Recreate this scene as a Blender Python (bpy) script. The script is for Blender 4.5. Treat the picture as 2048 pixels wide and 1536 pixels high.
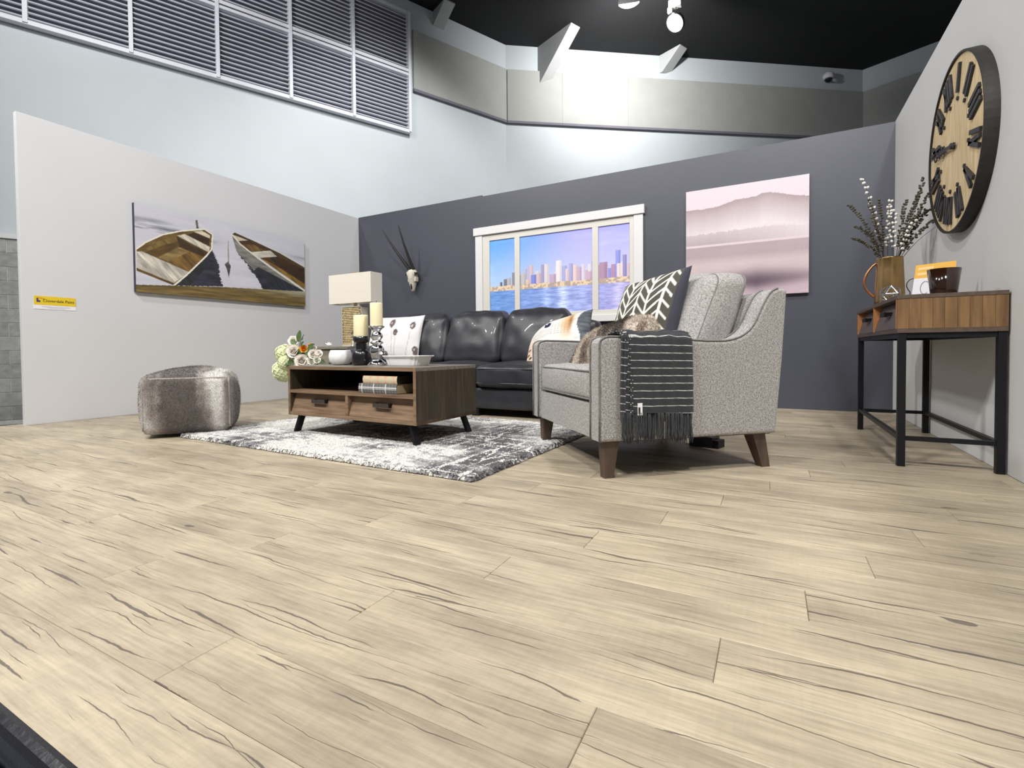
import bpy, bmesh, math, random
import numpy as np
from mathutils import Vector, Matrix, noise as mnoise

# ------------------------------------------------------------------ clear
for o in list(bpy.data.objects): bpy.data.objects.remove(o)
scene = bpy.context.scene
COL = scene.collection
random.seed(7); RNG = np.random.default_rng(7)
pi = math.pi

# ------------------------------------------------------------------ camera
F_PX, PITCH, YAW, ROLL, CAM_H = 993.546, -0.024254, -0.501145, -0.008541, 0.5602
CX, CY = 1024 - 26.635, 768 - 43.751
_fw = Vector((math.sin(YAW)*math.cos(PITCH), math.cos(YAW)*math.cos(PITCH), math.sin(PITCH)))
_r = Vector((math.cos(YAW), -math.sin(YAW), 0)); _u = _r.cross(_fw)
_R = _r*math.cos(ROLL) + _u*math.sin(ROLL); _U = -_r*math.sin(ROLL) + _u*math.cos(ROLL)
_C = Vector((0, 0, CAM_H))
cam_d = bpy.data.cameras.new('camera'); cam = bpy.data.objects.new('camera', cam_d); COL.objects.link(cam)
cam_d.sensor_width = 36; cam_d.lens = F_PX/2048*36
cam_d.shift_x = 26.635/2048; cam_d.shift_y = -43.751/2048
cam_d.clip_start = 0.02; cam_d.clip_end = 200
cam.matrix_world = Matrix(((_R.x, _U.x, -_fw.x, _C.x), (_R.y, _U.y, -_fw.y, _C.y), (_R.z, _U.z, -_fw.z, _C.z), (0, 0, 0, 1)))
scene.camera = cam

def ray(px, py): return _fw + _R*((px-CX)/F_PX) - _U*((py-CY)/F_PX)
def at(px, py, x=None, y=None, z=None):
    d = ray(px, py)
    if x is not None: t = (x-_C.x)/d.x
    elif y is not None: t = (y-_C.y)/d.y
    else: t = (z-_C.z)/d.z
    return _C + d*t

# ------------------------------------------------------------------ world, exposure, lamps
w = bpy.data.worlds.new('hall_air'); scene.world = w; w.use_nodes = True
w.node_tree.nodes['Background'].inputs[0].default_value = (0.93, 0.96, 1.0, 1)
w.node_tree.nodes['Background'].inputs[1].default_value = 0.22
scene.view_settings.view_transform = 'Standard'; scene.view_settings.look = 'None'
scene.view_settings.gamma = 1; scene.view_settings.use_curve_mapping = False
scene.view_settings.exposure = 0.0

def hall_lamp(loc, power, size=0.5, color=(1, 0.985, 0.965), aim=None):
    d = bpy.data.lights.new('hall_lamp_light', 'AREA'); d.shape = 'DISK'; d.size = size; d.energy = power; d.color = color
    o = bpy.data.objects.new('hall_lamp_light', d); COL.objects.link(o); o.location = loc
    if aim is not None:
        o.rotation_euler = (Vector(aim)-Vector(loc)).to_track_quat('-Z', 'Y').to_euler()
    return o
def unseen_spot(loc, power, aim, cone=92, blend=0.7, radius=0.3, color=(1, 0.985, 0.965)):
    d = bpy.data.lights.new('unseen_spot_light', 'SPOT'); d.energy = power; d.color = color; d.spot_size = math.radians(cone); d.spot_blend = blend; d.shadow_soft_size = radius
    o = bpy.data.objects.new('unseen_spot_light', d); COL.objects.link(o); o.location = loc
    o.rotation_euler = (Vector(aim)-Vector(loc)).to_track_quat('-Z', 'Y').to_euler(); return o
LK = 0.72
for l, p, a in (((-2.6, -2.6, 6.7), 1500, (-3.4, 3.4, 0.8)), ((0.8, -2.6, 6.7), 1950, (-2.8, 3.2, 0.9)), ((-5.6, -1.8, 6.7), 1700, (0.2, 3.2, 0.9)),  # last on this row: unseen spot added to brighten the right booth wall
                ((-7.1, 1.2, 6.9), 900, (-2.8, 4.4, 0.6)), ((1.95, 1.2, 6.9), 1500, (-2.8, 3.8, 0.9)), ((-3.6, 6.4, 7.0), 900, (-6.9, 8.0, 3.2)), ((-5.0, 1.6, 6.6), 1000, (-8.6, 4.6, 5.2)), ((-0.2, 8.2, 7.0), 120, (-3.2, 12.0, 4.0))):  # after the two side lamps: unseen spots added to brighten hall walls and louvres
    unseen_spot(l, p*LK, a)
hall_lamp((-2.40, 9.75, 7.15), 330, aim=(-3.2, 12.6, 7.0))

# ------------------------------------------------------------------ helpers
def lin(c):
    r = []
    for v in c[:3]:
        v = v/255.0
        r.append(v/12.92 if v <= 0.04045 else ((v+0.055)/1.055)**2.4)
    return tuple(r)
def lin_np(a):
    a = np.asarray(a, dtype=np.float64)/255.0
    return np.where(a <= 0.04045, a/12.92, ((a+0.055)/1.055)**2.4)
def link(o, parent=None):
    COL.objects.link(o)
    if parent is not None: o.parent = parent
    return o
def tag(o, label, cat, group=None):
    o['label'] = label; o['category'] = cat
    if group: o['group'] = group
    return o
def thing(name, label, cat, loc=(0, 0, 0), rz=0.0, group=None):
    o = bpy.data.objects.new(name, None); o.empty_display_size = 0.1
    link(o); o.location = loc; o.rotation_euler = (0, 0, rz)
    return tag(o, label, cat, group)
def struct(o): o['kind'] = 'structure'; return o
def mobj(name, verts, faces, mat, parent=None, smooth=False, colors=None, loc=None, rot=None):
    me = bpy.data.meshes.new(name)
    me.from_pydata([tuple(map(float, v)) for v in verts], [], [tuple(map(int, f)) for f in faces])
    if smooth: me.polygons.foreach_set('use_smooth', [True]*len(me.polygons))
    if colors is not None:
        a = me.color_attributes.new('Col', 'FLOAT_COLOR', 'POINT')
        c = np.ones((len(verts), 4), dtype=np.float32); c[:, :3] = colors
        a.data.foreach_set('color', c.ravel())
    me.validate(); me.update()
    if mat is not None: me.materials.append(mat)
    o = bpy.data.objects.new(name, me); link(o, parent)
    if loc is not None: o.location = loc
    if rot is not None: o.rotation_euler = rot
    return o
class MB:
    """collects geometry of ONE part"""
    def __init__(s): s.v = []; s.f = []
    def add(s, v, f):
        n = len(s.v); s.v += [tuple(p) for p in v]; s.f += [tuple(i+n for i in q) for q in f]; return s
    def box(s, c, size, bevel=0.0, rot=None):
        bm = bmesh.new(); bmesh.ops.create_cube(bm, size=1)
        for v in bm.verts: v.co = Vector((v.co.x*size[0], v.co.y*size[1], v.co.z*size[2]))
        if bevel > 0:
            bmesh.ops.bevel(bm, geom=list(bm.edges), offset=min(bevel, min(size)*0.45), segments=2, profile=0.6, affect='EDGES')
        M = Matrix.Translation(Vector(c)) @ (rot.to_4x4() if rot is not None else Matrix.Identity(4))
        bm.verts.ensure_lookup_table()
        s.add([M @ v.co for v in bm.verts], [[v.index for v in f.verts] for f in bm.faces]); bm.free(); return s
    def b2(s, lo, hi, bevel=0.0):
        return s.box([(a+b)/2 for a, b in zip(lo, hi)], [abs(b-a) for a, b in zip(lo, hi)], bevel)
    def lathe(s, prof, c=(0, 0, 0), n=32, wob=None, sc=(1, 1)):
        prof = [(r*sc[0], z*sc[1]) for r, z in prof]
        v = []; f = []; m = len(prof)
        for i in range(n):
            a = 2*pi*i/n
            for j, (r, z) in enumerate(prof):
                rr = r*(wob(a, j) if wob else 1)
                v.append((c[0]+rr*math.cos(a), c[1]+rr*math.sin(a), c[2]+z))
        for i in range(n):
            k = (i+1) % n
            for j in range(m-1): f.append((i*m+j, k*m+j, k*m+j+1, i*m+j+1))
        if prof[0][0] > 1e-6: f.append(tuple(i*m for i in reversed(range(n))))
        if prof[-1][0] > 1e-6: f.append(tuple(i*m+m-1 for i in range(n)))
        return s.add(v, f)
    def tube(s, pts, rad, n=8, caps=True):
        pts = [Vector(p) for p in pts]; L = len(pts)
        rad = rad if isinstance(rad, (list, tuple)) else [rad]*L
        v = []; f = []; prev = None
        for i, p in enumerate(pts):
            t = (pts[min(i+1, L-1)]-pts[max(i-1, 0)]).normalized()
            if prev is None:
                a = Vector((0, 0, 1)) if abs(t.z) < 0.9 else Vector((1, 0, 0)); prev = t.cross(a).normalized()
            prev = (prev - t*prev.dot(t)).normalized(); q = t.cross(prev)
            for k in range(n):
                a = 2*pi*k/n; v.append(p + (prev*math.cos(a)+q*math.sin(a))*rad[i])
        for i in range(L-1):
            for k in range(n):
                f.append((i*n+k, i*n+(k+1) % n, (i+1)*n+(k+1) % n, (i+1)*n+k))
        if caps: f.append(tuple(reversed(range(n)))); f.append(tuple((L-1)*n+k for k in range(n)))
        return s.add(v, f)
    def loop(s, pts, rad, n=6):
        return s.tube(list(pts)+[pts[0]], rad, n, False)
    def prism(s, poly, axis, a, b):
        """extrude a polygon: axis 'x' -> poly in (y,z); 'y' -> (x,z); 'z' -> (x,y)"""
        def P(p, t): return {'x': (t, p[0], p[1]), 'y': (p[0], t, p[1]), 'z': (p[0], p[1], t)}[axis]
        n = len(poly); v = [P(p, a) for p in poly]+[P(p, b) for p in poly]
        f = [tuple(range(n)), tuple(range(2*n-1, n-1, -1))]+[(i, i+n, (i+1) % n+n, (i+1) % n) for i in range(n)]
        bm = bmesh.new(); vv = [bm.verts.new(p) for p in v]
        for q in f: bm.faces.new([vv[i] for i in q])
        bmesh.ops.recalc_face_normals(bm, faces=bm.faces); bm.verts.index_update()
        s.add([x.co for x in bm.verts], [[x.index for x in q.verts] for q in bm.faces]); bm.free(); return s
    def build(s, name, mat, parent=None, smooth=False, **k): return mobj(name, s.v, s.f, mat, parent, smooth, **k)

def softbox(size, r, n=16, bulge=(0, 0, 0), wrinkle=0.0, wscale=8.0, seed=0, fn=None):
    """rounded, bulging cushion block -> verts, faces"""
    h = np.array(size)/2.0; idx = {}; V = []; Fc = []
    def cl(t):   # cluster samples near edges
        return math.copysign(abs(t)**0.8, t)
    def vid(i, j, k):
        key = (i, j, k)
        if key not in idx:
            p = np.array([cl(2*i/n-1), cl(2*j/n-1), cl(2*k/n-1)])
            P = p*h; q = np.clip(P, -(h-r), h-r); d = P-q; L = np.linalg.norm(d)
            R = q + (d/L*r if L > 1e-9 else 0)
            for ax in range(3):
                o1, o2 = (ax+1) % 3, (ax+2) % 3
                R[ax] += p[ax]**3*bulge[ax]*(1-p[o1]**2)*(1-p[o2]**2)
            if wrinkle:
                nv = mnoise.noise(Vector((R[0]*wscale+seed, R[1]*wscale, R[2]*wscale)))
                R += p/np.linalg.norm(p)*nv*wrinkle
            if fn: R = np.array(fn(R, p))
            idx[key] = len(V); V.append(tuple(R))
        return idx[key]
    for a in range(n):
        for b in range(n):
            Fc.append((vid(a, b, 0), vid(a, b+1, 0), vid(a+1, b+1, 0), vid(a+1, b, 0)))
            Fc.append((vid(a, b, n), vid(a+1, b, n), vid(a+1, b+1, n), vid(a, b+1, n)))
            Fc.append((vid(a, 0, b), vid(a+1, 0, b), vid(a+1, 0, b+1), vid(a, 0, b+1)))
            Fc.append((vid(a, n, b), vid(a, n, b+1), vid(a+1, n, b+1), vid(a+1, n, b)))
            Fc.append((vid(0, a, b), vid(0, a, b+1), vid(0, a+1, b+1), vid(0, a+1, b)))
            Fc.append((vid(n, a, b), vid(n, a+1, b), vid(n, a+1, b+1), vid(n, a, b+1)))
    return V, Fc

def pillow(wd, ht, th, n=70, ear=0.05, paint=None, back=(60, 60, 60), wrinkle=0.006, seed=0, power=2.2):
    """throw pillow: local x = width, z = height, -y = front. paint(U,V)->(N,3) sRGB for the front"""
    u = np.linspace(-1, 1, n+1); U, W = np.meshgrid(u, u, indexing='ij')
    sx = 1-ear*(1-np.abs(W)**2.5)*1.0; sz = 1-ear*(1-np.abs(U)**2.5)
    X = U*wd/2*sx; Z = W*ht/2*sz
    T = th/2*np.maximum(0, (1-np.abs(U)**power)*(1-np.abs(W)**power))**0.55
    nz = np.array([[mnoise.noise(Vector((U[i, j]*2.2+seed, W[i, j]*2.2, seed))) for j in range(n+1)] for i in range(n+1)])
    T = T + np.where(T > 1e-6, nz*wrinkle*np.minimum(1, T/(th*0.15)), 0)
    N = (n+1)**2
    V = [(X[i, j], -T[i, j], Z[i, j]) for i in range(n+1) for j in range(n+1)]+[(X[i, j], T[i, j]+0.0008, Z[i, j]) for i in range(n+1) for j in range(n+1)]
    Fc = []
    for i in range(n):
        for j in range(n):
            a = i*(n+1)+j; b = a+n+1
            Fc.append((a, b, b+1, a+1)); Fc.append((N+a, N+a+1, N+b+1, N+b))
    e = [i*(n+1) for i in range(n+1)]+[n*(n+1)+j for j in range(1, n+1)]+[i*(n+1)+n for i in range(n-1, -1, -1)]+[j for j in range(n-1, 0, -1)]
    for q in range(len(e)):
        a, b = e[q], e[(q+1) % len(e)]; Fc.append((b, a, N+a, N+b))
    c = np.zeros((2*N, 3))
    c[:N] = lin_np(paint((U.ravel()+1)/2, (W.ravel()+1)/2)) if paint else lin(back)
    c[N:] = lin(back)
    return V, Fc, c

# ------------------------------------------------------------------ materials
def nodes(name):
    m = bpy.data.materials.new(name); m.use_nodes = True
    return m, m.node_tree.nodes, m.node_tree.links, m.node_tree.nodes['Principled BSDF']
def pm(name, rgb, rough=0.5, metal=0.0, var=None, bump=None, stretch=(1, 1, 1), attr=False, spec=0.5, coat=0.0, sheen=0.0,
       trans=0.0, emit=None, rgb2=None, rnd=0.0, ior=None):
    """procedural material. var=(scale, amount) noise on colour; bump=(scale, strength); rnd = per-object tone variation"""
    m, N, L, B = nodes(name)
    B.inputs['Roughness'].default_value = rough; B.inputs['Metallic'].default_value = metal
    B.inputs['Specular IOR Level'].default_value = spec; B.inputs['Coat Weight'].default_value = coat
    B.inputs['Sheen Weight'].default_value = sheen; B.inputs['Transmission Weight'].default_value = trans
    if ior: B.inputs['IOR'].default_value = ior
    c = lin(rgb); tc = N.new('ShaderNodeTexCoord'); mp = N.new('ShaderNodeMapping'); mp.inputs['Scale'].default_value = stretch
    L.new(tc.outputs['Object'], mp.inputs['Vector'])
    if rnd:
        oi = N.new('ShaderNodeObjectInfo'); ml = N.new('ShaderNodeMath'); ml.operation = 'MULTIPLY'; ml.inputs[1].default_value = 57.0
        L.new(oi.outputs['Random'], ml.inputs[0]); cb = N.new('ShaderNodeCombineXYZ'); L.new(ml.outputs[0], cb.inputs[0]); L.new(ml.outputs[0], cb.inputs[2])
        L.new(cb.outputs[0], mp.inputs['Location'])
    src = None
    if attr:
        at_ = N.new('ShaderNodeAttribute'); at_.attribute_name = 'Col'; src = at_.outputs['Color']
    if var:
        nz = N.new('ShaderNodeTexNoise'); nz.inputs['Scale'].default_value = var[0]; nz.inputs['Detail'].default_value = 6
        L.new(mp.outputs[0], nz.inputs['Vector'])
        rp = N.new('ShaderNodeValToRGB'); rp.color_ramp.elements[0].position = 0.3; rp.color_ramp.elements[1].position = 0.7
        if rgb2 is not None and not attr:
            rp.color_ramp.elements[0].color = (*c, 1); rp.color_ramp.elements[1].color = (*lin(rgb2), 1)
            L.new(nz.outputs['Fac'], rp.inputs[0]); src = rp.outputs[0]
        else:
            a = var[1]; rp.color_ramp.elements[0].color = (1-a,)*3+(1,); rp.color_ramp.elements[1].color = (1+a,)*3+(1,)
            L.new(nz.outputs['Fac'], rp.inputs[0])
            mx = N.new('ShaderNodeMix'); mx.data_type = 'RGBA'; mx.blend_type = 'MULTIPLY'; mx.inputs[0].default_value = 1
            if src is not None: L.new(src, mx.inputs[6])
            else: mx.inputs[6].default_value = (*c, 1)
            L.new(rp.outputs[0], mx.inputs[7]); src = mx.outputs[2]
    if rnd:
        mr = N.new('ShaderNodeMapRange'); mr.inputs['To Min'].default_value = 1-rnd; mr.inputs['To Max'].default_value = 1+rnd
        L.new(oi.outputs['Random'], mr.inputs['Value'])
        mx2 = N.new('ShaderNodeVectorMath'); mx2.operation = 'SCALE'
        if src is not None: L.new(src, mx2.inputs[0])
        else: mx2.inputs[0].default_value = c
        L.new(mr.outputs[0], mx2.inputs['Scale']); src = mx2.outputs[0]
    if src is not None: L.new(src, B.inputs['Base Color'])
    else: B.inputs['Base Color'].default_value = (*c, 1)
    if bump:
        n2 = N.new('ShaderNodeTexNoise'); n2.inputs['Scale'].default_value = bump[0]; n2.inputs['Detail'].default_value = 5
        L.new(mp.outputs[0], n2.inputs['Vector']); bp = N.new('ShaderNodeBump'); bp.inputs['Strength'].default_value = bump[1]
        bp.inputs['Distance'].default_value = bump[2] if len(bump) > 2 else 0.01
        L.new(n2.outputs['Fac'], bp.inputs['Height']); L.new(bp.outputs[0], B.inputs['Normal'])
    if emit:
        B.inputs['Emission Color'].default_value = (*lin(emit[0]), 1); B.inputs['Emission Strength'].default_value = emit[1]
    return m

def wood_floor():
    m, N, L, B = nodes('pale_oak_vinyl')
    tc = N.new('ShaderNodeTexCoord'); oi = N.new('ShaderNodeObjectInfo')
    sc = N.new('ShaderNodeMath'); sc.operation = 'MULTIPLY'; sc.inputs[1].default_value = 91.0; L.new(oi.outputs['Random'], sc.inputs[0])
    cb = N.new('ShaderNodeCombineXYZ'); L.new(sc.outputs[0], cb.inputs[2]); L.new(sc.outputs[0], cb.inputs[0])
    ad = N.new('ShaderNodeVectorMath'); ad.operation = 'ADD'; L.new(tc.outputs['Object'], ad.inputs[0]); L.new(cb.outputs[0], ad.inputs[1])
    def noi(scale, st, det=4, rough=0.5, dist=0.0):
        mp = N.new('ShaderNodeMapping'); mp.inputs['Scale'].default_value = st; L.new(ad.outputs[0], mp.inputs[0])
        n = N.new('ShaderNodeTexNoise'); n.inputs['Scale'].default_value = scale; n.inputs['Detail'].default_value = det
        n.inputs['Roughness'].default_value = rough; n.inputs['Distortion'].default_value = dist; L.new(mp.outputs[0], n.inputs['Vector']); return n.outputs['Fac']
    def ramp(src, a, b, ca, cb_):
        r = N.new('ShaderNodeValToRGB'); r.color_ramp.elements[0].position = a; r.color_ramp.elements[1].position = b
        r.color_ramp.elements[0].color = (*ca, 1); r.color_ramp.elements[1].color = (*cb_, 1); L.new(src, r.inputs[0]); return r.outputs[0]
    def mul(a, b):
        x = N.new('ShaderNodeMix'); x.data_type = 'RGBA'; x.blend_type = 'MULTIPLY'; x.inputs[0].default_value = 1; L.new(a, x.inputs[6]); L.new(b, x.inputs[7]); return x.outputs[2]
    def math_(op, a, b=None, vb=0.0):
        x = N.new('ShaderNodeMath'); x.operation = op; L.new(a, x.inputs[0])
        if b is not None: L.new(b, x.inputs[1])
        else: x.inputs[1].default_value = vb
        return x.outputs[0]
    blot = ramp(noi(2.2, (1.0, 3.0, 1), 5, 0.6), 0.33, 0.66, lin((150, 138, 119)), lin((184, 171, 146)))
    grain = ramp(noi(9, (0.7, 12, 1), 5, 0.65), 0.3, 0.62, (0.78, 0.775, 0.77), (1.08, 1.08, 1.08))
    saw = ramp(noi(14, (7, 0.6, 1), 3), 0.35, 0.6, (0.97, 0.97, 0.97), (1.015, 1.015, 1.01))
    pale = ramp(noi(1.3, (1.2, 2.0, 1), 2), 0.45, 0.75, (0.97, 0.97, 0.98), (1.05, 1.055, 1.08))
    col = mul(mul(mul(blot, grain), saw), pale)
    # long wandering cracks: a few meandering lines per plank, tapering in and out
    sx_ = N.new('ShaderNodeSeparateXYZ'); L.new(tc.outputs['Object'], sx_.inputs[0])
    def n1(scale, k, det=2.0):
        w1 = N.new('ShaderNodeMath'); w1.operation = 'MULTIPLY_ADD'; L.new(oi.outputs['Random'], w1.inputs[0]); w1.inputs[1].default_value = k; 
        sx2 = math_('MULTIPLY', sx_.outputs[0], None, scale); L.new(sx2, w1.inputs[2])
        n = N.new('ShaderNodeTexNoise'); n.noise_dimensions = '1D'; n.inputs['Scale'].default_value = 1; n.inputs['Detail'].default_value = det; L.new(w1.outputs[0], n.inputs['W']); return n.outputs['Fac']
    cracks = None
    for q, (k, wv, am, wmax, thr) in enumerate(((311.0, 1.5, 0.10, 0.016, 0.50), (517.0, 2.1, 0.05, 0.011, 0.50), (733.0, 1.2, 0.09, 0.008, 0.46), (947.0, 2.6, 0.04, 0.007, 0.47), (1201.0, 1.8, 0.07, 0.005, 0.42))):
        offs = math_('MULTIPLY', math_('SUBTRACT', math_('FRACT', math_('MULTIPLY', oi.outputs['Random'], None, k*0.37)), None, 0.5), None, 0.14)
        cy = math_('ADD', offs, math_('MULTIPLY', math_('SUBTRACT', n1(wv, k), None, 0.5), None, am))
        jit = math_('MULTIPLY', math_('SUBTRACT', n1(26.0, k+3, 3), None, 0.5), None, 0.005)
        dist = math_('ABSOLUTE', math_('ADD', math_('SUBTRACT', sx_.outputs[1], cy), jit))
        wd = math_('MULTIPLY', math_('SUBTRACT', n1(2.4, k*1.7, 3), None, thr), None, wmax*1.25)
        cr = math_('GREATER_THAN', wd, dist)
        cracks = cr if cracks is None else math_('MAXIMUM', cracks, cr)
    crack = cracks; crack2 = math_('MULTIPLY', crack, None, 0.0)
    vr = N.new('ShaderNodeTexVoronoi'); mp = N.new('ShaderNodeMapping'); mp.inputs['Scale'].default_value = (1.9, 5.2, 1); L.new(ad.outputs[0], mp.inputs[0]); L.new(mp.outputs[0], vr.inputs['Vector'])
    vr.inputs['Scale'].default_value = 1.0
    vd = math_('ADD', vr.outputs['Distance'], math_('MULTIPLY', math_('SUBTRACT', noi(26, (1, 1.6, 1), 2), None, 0.5), None, 0.09))
    sep = N.new('ShaderNodeSeparateColor'); L.new(vr.outputs['Color'], sep.inputs[0])
    knot = math_('MULTIPLY', math_('LESS_THAN', vd, None, 0.05), math_('GREATER_THAN', sep.outputs[0], None, 0.66))
    mk = math_('MAXIMUM', math_('MAXIMUM', crack, math_('MULTIPLY', crack2, None, 0.7)), math_('MULTIPLY', knot, None, 0.9))
    mx = N.new('ShaderNodeMix'); mx.data_type = 'RGBA'; L.new(math_('MULTIPLY', mk, None, 0.85), mx.inputs[0]); L.new(col, mx.inputs[6]); mx.inputs[7].default_value = (*lin((84, 76, 70)), 1)
    tone = N.new('ShaderNodeMapRange'); tone.inputs['To Min'].default_value = 0.965; tone.inputs['To Max'].default_value = 1.035; L.new(oi.outputs['Random'], tone.inputs['Value'])
    vs = N.new('ShaderNodeVectorMath'); vs.operation = 'SCALE'; L.new(mx.outputs[2], vs.inputs[0]); L.new(tone.outputs[0], vs.inputs['Scale'])
    L.new(vs.outputs[0], B.inputs['Base Color']); B.inputs['Roughness'].default_value = 0.42; B.inputs['Specular IOR Level'].default_value = 0.35
    bp = N.new('ShaderNodeBump'); bp.inputs['Strength'].default_value = 0.12; bp.inputs['Distance'].default_value = 0.004
    L.new(noi(30, (0.5, 6, 1), 4), bp.inputs['Height']); L.new(bp.outputs[0], B.inputs['Normal'])
    return m

def tweed(name, c1, c2, sc=330):
    m, N, L, B = nodes(name); tc = N.new('ShaderNodeTexCoord')
    n = N.new('ShaderNodeTexNoise'); n.inputs['Scale'].default_value = sc; n.inputs['Detail'].default_value = 2; L.new(tc.outputs['Object'], n.inputs['Vector'])
    n3 = N.new('ShaderNodeTexNoise'); n3.inputs['Scale'].default_value = sc*0.35; n3.inputs['Detail'].default_value = 4; L.new(tc.outputs['Object'], n3.inputs['Vector'])
    ad = N.new('ShaderNodeMath'); ad.operation = 'MULTIPLY_ADD'; L.new(n.outputs['Fac'], ad.inputs[0]); ad.inputs[1].default_value = 0.6
    m2 = N.new('ShaderNodeMath'); m2.operation = 'MULTIPLY'; L.new(n3.outputs['Fac'], m2.inputs[0]); m2.inputs[1].default_value = 0.4; L.new(m2.outputs[0], ad.inputs[2])
    r = N.new('ShaderNodeValToRGB'); r.color_ramp.elements[0].position = 0.36; r.color_ramp.elements[1].position = 0.62
    r.color_ramp.elements[0].color = (*lin(c1), 1); r.color_ramp.elements[1].color = (*lin(c2), 1); L.new(ad.outputs[0], r.inputs[0]); L.new(r.outputs[0], B.inputs['Base Color'])
    B.inputs['Roughness'].default_value = 0.95; B.inputs['Specular IOR Level'].default_value = 0.15; B.inputs['Sheen Weight'].default_value = 0.15
    bp = N.new('ShaderNodeBump'); bp.inputs['Strength'].default_value = 0.5; bp.inputs['Distance'].default_value = 0.003; L.new(ad.outputs[0], bp.inputs['Height']); L.new(bp.outputs[0], B.inputs['Normal'])
    return m

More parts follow.
